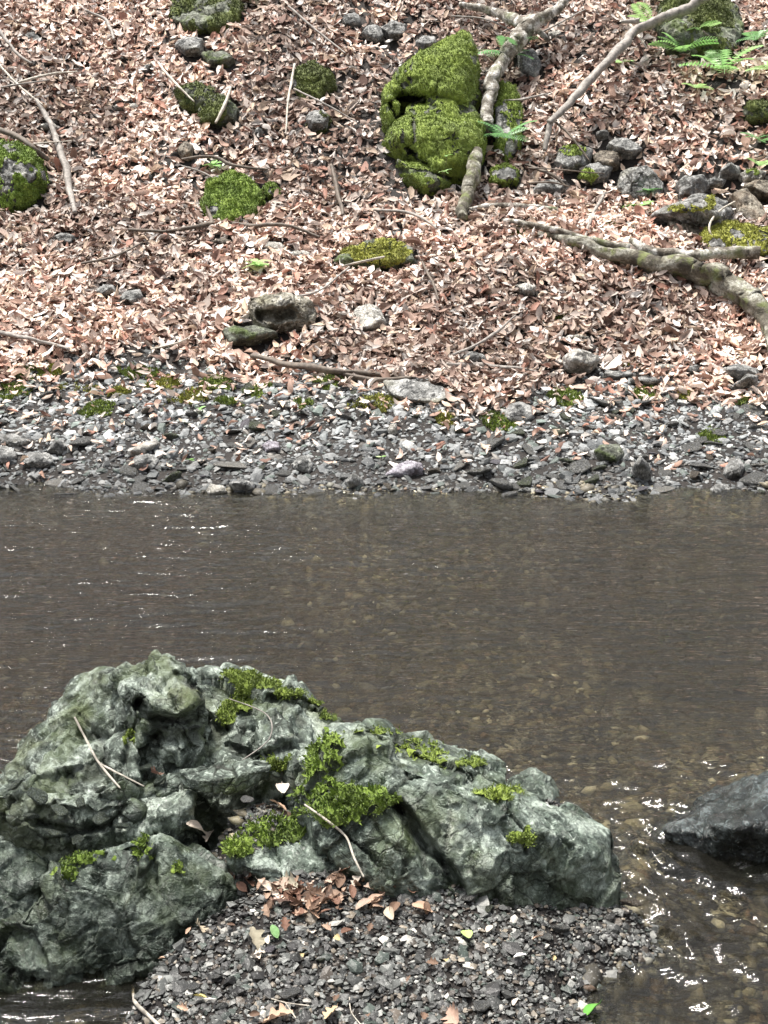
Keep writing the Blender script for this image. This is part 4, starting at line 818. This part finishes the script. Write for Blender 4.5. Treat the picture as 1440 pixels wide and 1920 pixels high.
wood('upright_stick', [[(620, 308, 3, .05), (632, 350, 4, .06), (642, 405, 3, .03)]], 'dark_twig', 'dark stick lying downslope in the middle litter', 'stick')
wood('leaning_stick', [[(432, 165, 2, .06), (422, 200, 3, .07), (404, 232, 2, .05)]], 'pale_twig', 'short pale stick leaning on the tilted mossy rock', 'stick')
wood('long_dark_stick', [[(470, 668, 4, .05), (540, 684, 6, .06), (620, 695, 6, .06), (740, 706, 5, .05)]], 'dark_twig', 'long dark stick at the border of leaves and gravel', 'stick')
wood('short_dark_stick', [[(630, 700, 3, .03), (700, 712, 5, .03), (770, 708, 3, .03)]], 'dark_twig', 'dark stick lying against the lower end of the long one', 'stick')
wood('pale_border_stick', [[(838, 684, 4, .04), (900, 686, 5, .04), (955, 690, 4, .04), (1010, 700, 2, .03)]], 'grey_twig', 'grey stick at the leaf border left of the white topped slab', 'stick')
wood('slanting_stick', [[(640, 502, 2, .08), (680, 490, 2, .10), (720, 482, 2, .09)]], 'pale_twig', 'thin pale stick slanting in front of the pale mossy mound', 'stick')
wood('edge_stick', [[(-20, 622, 4, .04), (50, 634, 4, .04), (130, 655, 3, .03)]], 'grey_twig', 'grey stick low in the litter at the left edge', 'stick')
wood('arching_grass_stalk', [[(1350, 462, 2, .02), (1330, 430, 2, .12), (1345, 400, 2, .2), (1378, 378, 1.5, .22)]], 'pale_twig', 'thin pale stalk arching in front of the overhanging slab', 'stalk')
wood('high_twig', [[(340, 298, 2, .04), (400, 296, 3, .05), (440, 310, 3, .05), (500, 318, 2, .03)]], 'dark_twig', 'thin dark twig above the bright mossy boulder', 'twig')
wood('dark_arc_twig', [[(985, 312, 2, .03), (1030, 325, 3, .05), (1060, 350, 2, .04)]], 'dark_twig', 'small dark twig bending over the wedge stone', 'twig')
wood('slope_twig', [[(160, 20, 2, .05), (200, 40, 3, .05), (214, 75, 2, .04)]], 'grey_twig', 'grey twig in the litter near the top', 'twig')
for q, lb in (([(820, 430, 2, .04), (770, 400, 3, .05), (700, 395, 2, .03)], 'thin twig in the litter left of the short mossy log'), ([(0, 60, 3, .06), (30, 100, 3, .05), (60, 120, 2, .03)], 'thin twig near the upper edge of the slope'), ([(540, 560, 2, .04), (600, 545, 2, .06), (655, 500, 2, .03)], 'bowed twig between angular boulder and mossy mound')):
    wood('litter_twig', [q], 'grey_twig', lb, 'twig', 'small twigs in the litter')
gq = np.random.default_rng(21); spots = set()
for k in range(26):
    px, py = gq.uniform(20, 1420), gq.uniform(40, 660); a = gq.uniform(-.9, .9) + (1.57 if gq.uniform() < .3 else 0); L = gq.uniform(30, 75)
    c0 = (px - L * math.cos(a), py - L * math.sin(a)); c1 = (px + L * math.cos(a), py + L * math.sin(a)); rr_ = gq.uniform(1.2, 2.6)
    if c0[1] < 0 or c1[1] < 0: continue
    wood('litter_twig', [[(*c0, rr_, .06), (px + gq.normal(0, 6), py + gq.normal(0, 6), rr_ * 1.1, .075), (*c1, rr_ * .6, .06)]], ['grey_twig', 'dark_twig', 'pale_twig'][k % 3], ('grey', 'dark', 'pale')[k % 3] + ' thin twig lying loose on the leaf litter', 'twig', 'small twigs in the litter')
def on_bar(px, py, h=.02):
    d = D(px, py); ys = np.linspace(2.2, 3.6, 600); zs = CAMZ + d[2] / d[1] * ys; k = np.argmax(zs < gz(d[0] / d[1] * ys, ys) + h); return ys[k]
def near_twig(paths, mat, label, name='near_twig'):
    def at_(q):
        if q[1] > 1660: return P(q[0], q[1], on_bar(min(q[0], 1000), min(q[1], 1915), .008) - max(0, q[1] - 1915) * .0014)
        r_ = on_rock(q[0], q[1], .016); return r_ if (r_ is not None and q[1] < 1600) else P(*q[:3])
    out = [tube([at_(q) for q in L], [q[3] / F * q[2] for q in L], 8, k, .08) for k, L in enumerate(paths)]
    V, f, _ = join(out); me = mesh_np(name, V, f, M[mat], True); l = centre(me); link(name, me, None, label, 'twig', loc=l)
near_twig([[(140, 1345, 3.10, 2.2), (160, 1385, 3.05, 2.5), (185, 1430, 2.98, 2.5), (225, 1478, 2.9, 2)], [(185, 1430, 2.98, 2.2), (225, 1452, 2.94, 2), (270, 1475, 2.92, 1.6)]], 'pale_twig', 'forked pale twig lying on the tall fractured boulder', 'forked_twig')
near_twig([[(572, 1508, 2.88, 2), (610, 1535, 2.80, 2.4), (648, 1568, 2.75, 2.4), (662, 1605, 2.70, 2.4), (682, 1645, 2.66, 2)]], 'pale_twig', 'pale wavy root hanging over the mossy shelf', 'hanging_root')
near_twig([[(248, 1850, 2.55, 2.5), (255, 1880, 2.50, 4), (280, 1905, 2.45, 4), (310, 1935, 2.40, 3.5)]], 'pale_twig', 'pale bent stick at the corner of the dark pool', 'bent_stick')
near_twig([[(495, 1868, 2.5, 1.6), (535, 1880, 2.47, 1.6), (580, 1886, 2.45, 1.5)], [(535, 1880, 2.47, 1.5), (555, 1910, 2.43, 1.5)]], 'pale_twig', 'thin forked rootlet on the near gravel', 'rootlet')
near_twig([[(655, 1870, 2.48, 1.3), (660, 1900, 2.44, 1.3), (690, 1935, 2.39, 1.3)]], 'pale_twig', 'thin straight rootlet at the lower edge of gravel', 'rootlet')
near_twig([[(430, 1310, 3.22, 1.2), (500, 1340, 3.08, 1.4), (505, 1385, 3.0, 1.4), (455, 1425, 2.98, 1.2)]], 'grey_twig', 'fine grey root crossing the fractured boulder near its small knob', 'fine_root')

# ------------------------------------------------------------------ green plants
GP = {'fern': ((.26, .50, .15), (.36, .64, .22)), 'light': ((.40, .64, .24), (.52, .76, .32)), 'blue': ((.15, .34, .13), (.24, .48, .19))}
def frond_mesh(L, pairs, col, seed):
    g = np.random.default_rng(seed); V, Fc, T = [], [], []
    def add(q, c):
        o = len(V); V.extend(q); Fc.append((o, o + 1, o + 2)); Fc.append((o, o + 2, o + 3)); T.extend([c] * 4)
    c0 = np.array(col[0]); c1 = np.array(col[1]); prev = None
    for i in range(pairs + 1):
        t = i / pairs; x = L * t; z = L * (.5 * t - .55 * t * t); p = np.array([x, 0, z])
        if prev is not None:
            s = np.array([0, .002, 0]); add([prev - s, prev + s, p + s, p - s], c0 * .7)
        prev = p
        if i and i < pairs:
            w_ = L * .34 * math.sin(math.pi * (.12 + .85 * (1 - t))) * (1.1 - .3 * t)
            for sd in (-1, 1):
                tip = p + np.array([w_ * .35, sd * w_, -w_ * .15]); mid = (p + tip) / 2; b_ = np.array([L / pairs * .42, 0, .002])
                add([p, mid - b_, tip, mid + b_], c0 + (c1 - c0) * g.uniform())
    return mesh_np('frond', np.array(V), np.array(Fc), M['green_leaf'], False, tint=np.array(T))
def fern(px, py, wpx, n, label, col='fern', lift=.02, Y=None, ang=None):
    c = GH(px, py) if Y is None else P(px, py, Y); L = wpx / F * c[1] / 2 * 1.45; root = bpy.data.objects.new('fern', None); COL.objects.link(root)
    root.location = c + np.array([0, -.05, lift + .05]); root['label'] = label; root['category'] = 'fern'; root['group'] = 'ferns on the far bank'
    ms = [frond_mesh(L * s, 13, GP[col], int(px) + k) for k, s in enumerate((1, .8))]
    g = np.random.default_rng(int(px))
    for k in range(n):
        o = link('frond', ms[k % 2], root); a = (k / n * 2 * math.pi + g.normal(0, .25)) if ang is None else ang[k]
        o.rotation_euler = (g.normal(0, .2), g.uniform(-.6, .1), a)
def seedling(px, py, wpx, n, label, col='light', Y=None, h=.05, broad=.5):
    c = GH(px, py) if Y is None else P(px, py, Y); L = wpx / F * c[1] / 2; root = bpy.data.objects.new('seedling', None); COL.objects.link(root)
    root.location = c; root['label'] = label; root['category'] = 'seedling'; root['group'] = 'small green seedlings'
    g = np.random.default_rng(int(px) + 5); V, f, _ = tube([(0, 0, -.01), (.003, 0, h * .5), (0, -.004, h)], [.0018, .0015, .001], 5, 1, .02, 3)
    link('stem', mesh_np('stem', V, f, M['dark_twig']), root)
    def lf(s):
        t = np.linspace(0, 1, 7); w_ = np.sin(np.pi * t ** .8) * broad * .5; V = []
        for tt, ww in zip(t, w_): V += [(tt, -ww, .06 * tt - .2 * tt * tt), (tt, 0, -.03 - .2 * tt * tt + .06 * tt), (tt, ww, .06 * tt - .2 * tt * tt)]
        q = [(i * 3 + j, i * 3 + j + 1, i * 3 + j + 4, i * 3 + j + 3) for i in range(6) for j in (0, 1)]
        c_ = np.array(GP[col][0]) * (1 - s) + np.array(GP[col][1]) * s
        return mesh_np('leaf', np.array(V) * L, np.array(q), M['green_leaf'], True, tint=np.tile(c_, (len(V), 1)))
    ms = [lf(0), lf(1)]
    for k in range(n):
        o = link('leaf', ms[k % 2], root); o.location = (0, -.003, h * (1 - .12 * (k // 3))); o.rotation_euler = (g.normal(0, .25), g.uniform(-.4, .15), k / n * 6.28 * 1.6 + g.normal(0, .3))
fern(1275, 118, 90, 7, 'fern below the dark mossy boulder at the top corner')
fern(1305, 88, 60, 5, 'upright fern in front of the dark corner boulder', 'light', .05)
fern(1350, 150, 110, 8, 'widest fern on the bank beside a dark hollow')
fern(1218, 62, 80, 6, 'fern at the fork of the long thin branch', 'light')
fern(1235, 20, 60, 5, 'fern at the top margin above the branch', 'light')
fern(1412, 95, 70, 6, 'fern near the upper right margin', 'blue')
fern(1435, 150, 60, 5, 'fern cut by the right margin', 'light')
fern(1300, 185, 45, 4, 'small pale fern below the widest one', 'light')
fern(1425, 285, 60, 5, 'low fern at the right margin above the pale stone', 'blue')
fern(948, 145, 90, 8, 'dark fern on the branch at the top of the narrow rock', 'blue', .10)
fern(945, 295, 90, 8, 'dark fern at the foot of the narrow mossy rock', 'blue', .08)
fern(1420, 330, 40, 4, 'tiny fern by the flat rocks at the margin', 'light')
seedling(1165, 128, 44, 5, 'single light green seedling between branch and ferns')
seedling(468, 12, 50, 7, 'leafy green seedling at the top beside the mossy boulder', 'blue', h=.10)
seedling(480, 522, 60, 9, 'pale green leafy seedling in the open litter', 'light', h=.10)
seedling(402, 330, 50, 6, 'seedling growing on top of the bright mossy boulder', 'fern', h=.08)
seedling(832, 335, 30, 4, 'seedling at the lower right of the outcrop', 'light', Y=9.55)
seedling(836, 306, 26, 2, 'two leafed seedling beside the short mossy log', 'fern', Y=9.6)
seedling(1210, 372, 60, 6, 'broad leafed plant in front of the light grey block', 'blue', h=.06, broad=.8)
seedling(1195, 398, 60, 6, 'broad leafed plant below the light grey block', 'fern', h=.05, broad=.8)
seedling(375, 780, 26, 4, 'tiny seedling on the gravel shore beside a bleached stick', 'fern', h=.04)
seedling(1435, 268, 40, 5, 'small seedling at the right margin', 'blue', h=.05)
seedling(715, 865, 22, 3, 'tiny green leaf pair on the shore near the water', 'light', h=.02)
seedling(1130, 480, 36, 3, 'light leaf sprig on the fallen trunk', 'light', h=.06)
seedling(355, 868, 22, 3, 'tiny green sprig in shore gravel', 'fern', h=.02)

# ------------------------------------------------------------------ single fallen leaves on the near side
def big_leaf(g, lobed):
    nx, ny = 12, 6; V = []; curl = g.uniform(.2, .9); bend = g.uniform(-.6, .6); tw = g.uniform(-.5, .5)
    for i in range(nx + 1):
        t = i / nx; w_ = .36 * math.sin(math.pi * min(1, t * .93 + .035)) ** .7
        if lobed: w_ *= 1 + .38 * math.sin(t * 19 + .8)
        for j in range(-ny // 2, ny // 2 + 1):
            s = j / (ny / 2); a = s * w_
            V.append((t - .5, a * (1 - .3 * curl * abs(s)), curl * a * a * 1.6 + bend * (t - .5) ** 2 + tw * a * (t - .5) + .012 * g.normal() - (.012 if j == 0 else 0)))
    m_ = ny + 1; f = [(i * m_ + j, i * m_ + j + 1, (i + 1) * m_ + j + 1, (i + 1) * m_ + j) for i in range(nx) for j in range(ny)]
    V = np.array(V); o = len(V); st = np.array([(-.5, -.008, 0), (-.5, .008, 0), (-.68, .004, .03), (-.68, -.004, .03)])
    return np.concatenate([V, st]), np.array(f + [(o, o + 1, o + 2, o + 3)])
g = np.random.default_rng(77)
LP = [[big_leaf(g, k % 2 == 0) for k in range(6)]][0]
def nleaf(px, py, Y, spx, col, label, group=None, tilt=.35):
    v, f = LP[g.integers(0, 6)]; s = spx / F * Y * 1.0
    me = mesh_np('fallen_leaf', v * s, f, M['dead_leaf'], True, tint=np.tile(np.array(col) * g.uniform(.85, 1.15), (len(v), 1)))
    o = link('fallen_leaf', me, None, label, 'leaf', group); o.location = P(px, py, Y); o.rotation_euler = (g.normal(.25, tilt), g.normal(0, tilt), g.uniform(0, 6.28))
pale, tan, red, brn = (.72, .62, .52), (.55, .37, .26), (.20, .105, .07), (.17, .105, .07)
for px, py, s, c_, lb in [(530, 1478, 52, pale, 'pale folded leaf at the top of the gravel pocket by the moss'), (522, 1508, 44, tan, 'tan leaf just below the pale folded one'), (368, 1552, 50, pale, 'pale upright leaf on the rim of the wet boulder'),
                          (392, 1566, 34, pale, 'small pale leaf touching the upright leaf'), (292, 1450, 40, red, 'dark red leaf caught in a crack of the tall boulder'), (540, 1655, 62, (.5, .47, .36), 'large greyish green leaf standing in the leaf heap'),
                          (498, 1662, 44, pale, 'pale leaf left of the large greyish one'), (530, 1688, 50, (.6, .42, .36), 'pinkish leaf below the large greyish one'), (585, 1688, 56, tan, 'tan curled leaf in the middle of the leaf heap'),
                          (640, 1632, 60, red, 'dark red leaf at the top of the leaf heap'), (792, 1702, 46, tan, 'tan leaf in front of the wedge boulder'), (772, 1672, 34, red, 'small red leaf against the foot of the wedge boulder'),
                          (325, 1752, 30, tan, 'orange tan leaf beside the wet boulder'), (375, 1738, 44, (.5, .42, .3), 'flat olive tan leaf near the wet boulder'), (480, 1762, 60, (.42, .38, .28), 'long greyish leaf lying slantwise on the bar'),
                          (515, 1746, 30, (.25, .45, .18), 'small green leaf on the gravel bar'), (520, 1905, 70, tan, 'large tan leaf at the lower edge of gravel'), (620, 1898, 44, (.5, .36, .22), 'golden tan leaf near the lower edge'),
                          (850, 1905, 70, (.5, .34, .26), 'wide flat tan leaf at the bottom of the bar'), (375, 1868, 30, (.7, .6, .2), 'yellow leaf on the lower bar'), (1110, 1892, 50, (.12, .36, .05), 'bright green leaf at the water edge'),
                          (875, 1750, 40, (.45, .6, .2), 'pale lime green leaf piece on the bar'), (975, 1792, 28, (.85, .85, .83), 'white leaf fragment on the bar near the rushing water'), (730, 1712, 40, (.6, .5, .38), 'pale tan leaf strip on the bar'),
                          (250, 1822, 30, tan, 'tan leaf at the edge of the dark pool'), (262, 1800, 36, (.5, .42, .33), 'dull leaf above the pool edge')]:
    r_ = on_rock(px, py, .012) if py < 1600 else None; nleaf(px, py, on_bar(px, py) if r_ is None else min(r_[1], on_bar(px, py)), s, c_, lb)
for k in range(110):
    px, py = g.normal(600, 70), g.normal(1672, 24)
    if py < 1625 or (px > 690 and py < 1660): continue
    nleaf(px, py, on_bar(px, py), g.uniform(16, 40), [(.42, .29, .21), red, brn, brn, (.5, .38, .30), pale][g.integers(0, 6)], 'brown curled leaf in the small leaf heap on the gravel bar', 'leaves heaped on the gravel bar', .45)
for k in range(26):
    px, py = g.uniform(300, 1050), g.uniform(1690, 1910)
    if px > 700 and py < 1720: continue
    nleaf(px, py, on_bar(px, py), g.uniform(14, 30), [tan, brn, pale, (.5, .4, .2)][g.integers(0, 4)], 'small dry leaf scrap scattered over the gravel bar', 'leaf scraps on the gravel bar', .3)
# ------------------------------------------------------------------ bigger stones of the bar
for px, py, s, k, lb in [(405, 1830, 42, 7, 'blue grey flat stone near the dark pool'), (365, 1850, 40, 0, 'dark stone below the blue grey one'), (545, 1862, 48, 1, 'largest dark grey stone on the lower bar'), (505, 1780, 34, 3, 'blue grey slate on the bar under the leaf heap'),
                         (490, 1632, 46, 7, 'blue grey stone tucked under the mossy shelf'), (880, 1682, 56, 0, 'flat grey stone leaning on the foot of the wedge boulder'), (915, 1705, 44, 6, 'greenish stone at the foot of the wedge boulder'), (1050, 1740, 48, 2, 'angular grey stone where the bar meets the rushing water'),
                         (1020, 1755, 38, 1, 'grey stone beside the angular one at the bar end'), (900, 1885, 52, 0, 'dark stone at the lower right of the bar'), (600, 1800, 30, 6, 'small greenish stone in the centre of the bar'), (700, 1850, 32, 5, 'pale stone in the centre of the lower bar'),
                         (465, 1500, 40, 0, 'dark stone in the upper gravel pocket'), (420, 1520, 44, 6, 'greenish stone in the upper gravel pocket'), (410, 1545, 36, 2, 'grey stone at the lower end of the gravel pocket')]:
    Y = on_bar(px, py, .01); sc_ = s / 2 / F * Y
    o = link('bar_stone', protoM[k], None, lb, 'stone', 'larger stones on the gravel bar'); o.location = P(px, py, Y); o.scale = (sc_,) * 3; o.rotation_euler = (g.normal(.2, .2), g.normal(0, .2), g.uniform(0, 6.28))
# stones lying under the stream
for px, py, s, k, lb in [(235, 1122, 60, 5, 'pale yellowish stone seen through the stream'), (1050, 1170, 90, 4, 'broad brown stone just under the rippling surface'), (1208, 1285, 36, 5, 'pale stone under the stream'), (70, 1090, 44, 5, 'pale flat stone under water near the left edge'), (1290, 1750, 130, 4, 'large flat brown stone under the shallow fast water'),
                         (1250, 1290, 60, 4, 'dull round stone under water'), (1240, 1600, 90, 4, 'tawny stone under the rushing water'), (1180, 1690, 60, 4, 'brown stone under the fast water beside the wedge boulder'), (1230, 1530, 50, 4, 'ochre stone under the rushing water near the wet boulder')]:
    d = D(px, py); ys = np.linspace(2.2, 6.6, 2000); zs = CAMZ + d[2] / d[1] * ys; kk = np.argmax(zs < gz(d[0] / d[1] * ys, ys) + .03); Y = ys[kk]; sc_ = s / 2 / F * Y
    o = link('sunken_stone', protoM[k], None, lb, 'stone', 'stones under the stream'); o.location = P(px, py, Y); o.scale = (sc_, sc_, sc_ * .7); o.rotation_euler = (0, 0, g.uniform(0, 6.28))
# ------------------------------------------------------------------ unseen trees (added out of the picture to shade the near side and darken the reflection)
def tree(x, y, h, cx, cy, cz, rx, rz, n, label, seed):
    g = np.random.default_rng(seed); root = bpy.data.objects.new('shade_tree', None); COL.objects.link(root)
    root['label'] = label; root['category'] = 'tree'; root['group'] = 'unseen trees added for shade'; z0 = float(gz(x, y)[0]); root.location = (x, y, z0)
    V, f, _ = tube([(0, 0, -.3), (.1, .1, h * .4), ((cx - x) * .5, (cy - y) * .5, h * .75), (cx - x, cy - y, cz - z0)], [.28, .22, .16, .06], 12, seed, .1)
    parts = [(V, f, _)]
    for k in range(9):
        a = g.uniform(0, 6.28); s = g.uniform(.5, .85); q = np.array([cx - x + rx * s * math.cos(a), cy - y + rx * s * math.sin(a), cz - z0 + rz * g.uniform(-.5, .5)])
        b0 = np.array([(cx - x) * .55, (cy - y) * .55, h * .72]); parts.append(tube([b0, (b0 + q) / 2 + (0, 0, .5), q], [.09, .06, .02], 6, seed + k, .1, 4))
    V, f, _ = join(parts); link('trunk', mesh_np('trunk', V, f, M['bark']), root)
    cl = g.normal(0, 1, (60, 3)); cl /= np.linalg.norm(cl, axis=1, keepdims=True); cl *= g.uniform(.35, 1, (60, 1)) * (rx, rx, rz); cl += (cx - x, cy - y, cz - z0)
    p = cl[g.integers(0, 60, n)] + g.normal(0, rx * .13, (n, 3))
    v, f, tone = blades(p, g.normal(0, 1, (n, 3)), n, .13, .05, .8, seed)
    tint = np.array((.05, .11, .02))[None] * (1 - tone[:, None]) + np.array((.12, .22, .05))[None] * tone[:, None]
    link('crown', mesh_np('crown', v, f, M['green_leaf'], False, tint=tint), root)
tree(-5.0, 1.0, 11, -4.2, 6.0, 10.5, 2.6, 1.8, 3500, 'unseen broadleaf tree added to shade the near boulders', 5)
tree(5.2, 2.0, 12, 1.6, 6.5, 12.0, 3.6, 1.8, 4500, 'unseen broadleaf tree added to block skylight over the stream', 6)

# ------------------------------------------------------------------ broken pieces lying on and between the near boulders
fm = []
for k in range(4):
    me = protoM[k].copy(); me.materials.clear(); me.materials.append(M['boulder' if k % 2 else 'boulder_smooth']); fm.append(me)
g = np.random.default_rng(91)
for px, py, s_, lb in [(70, 1492, 46, 'broken grey fragment on the lower flank of the tall boulder'), (112, 1518, 40, 'pale wet fragment in the hollow left of the wedge rock'), (150, 1505, 34, 'small fragment beside the pale wet one'), (60, 1530, 38, 'dull fragment above the edge boulder'),
                       (190, 1535, 36, 'fragment behind the crest of the rounded wet boulder'), (228, 1548, 30, 'small fragment by the foot of the low wedge rock'), (100, 1560, 44, 'angular fragment in the gap above the edge boulder'), (145, 1575, 34, 'fragment wedged behind the rounded wet boulder'),
                       (30, 1470, 40, 'fragment high on the left flank of the tall boulder'), (300, 1462, 30, 'small fragment above the low wedge rock'), (270, 1440, 36, 'blocky fragment under the hollow of the tall boulder'), (545, 1455, 34, 'fragment in the gap beside the bright moss'), (515, 1450, 26, 'small fragment right of the flat slab'),
                       (600, 1330, 24, 'small fragment on the mossy shoulder of the tall boulder'), (190, 1480, 30, 'fragment between the forked twig and the wedge rock')]:
    p_ = on_rock(px, py, .02)
    if p_ is None: continue
    sc_ = s_ / 2 / F * p_[1] * 1.15; o = link('rock_fragment', fm[g.integers(0, 4)], None, lb, 'stone', 'rock fragments on the near boulders'); o.location = p_; o.scale = (sc_,) * 3; o.rotation_euler = (g.normal(.2, .3), g.normal(0, .3), g.uniform(0, 6.28))
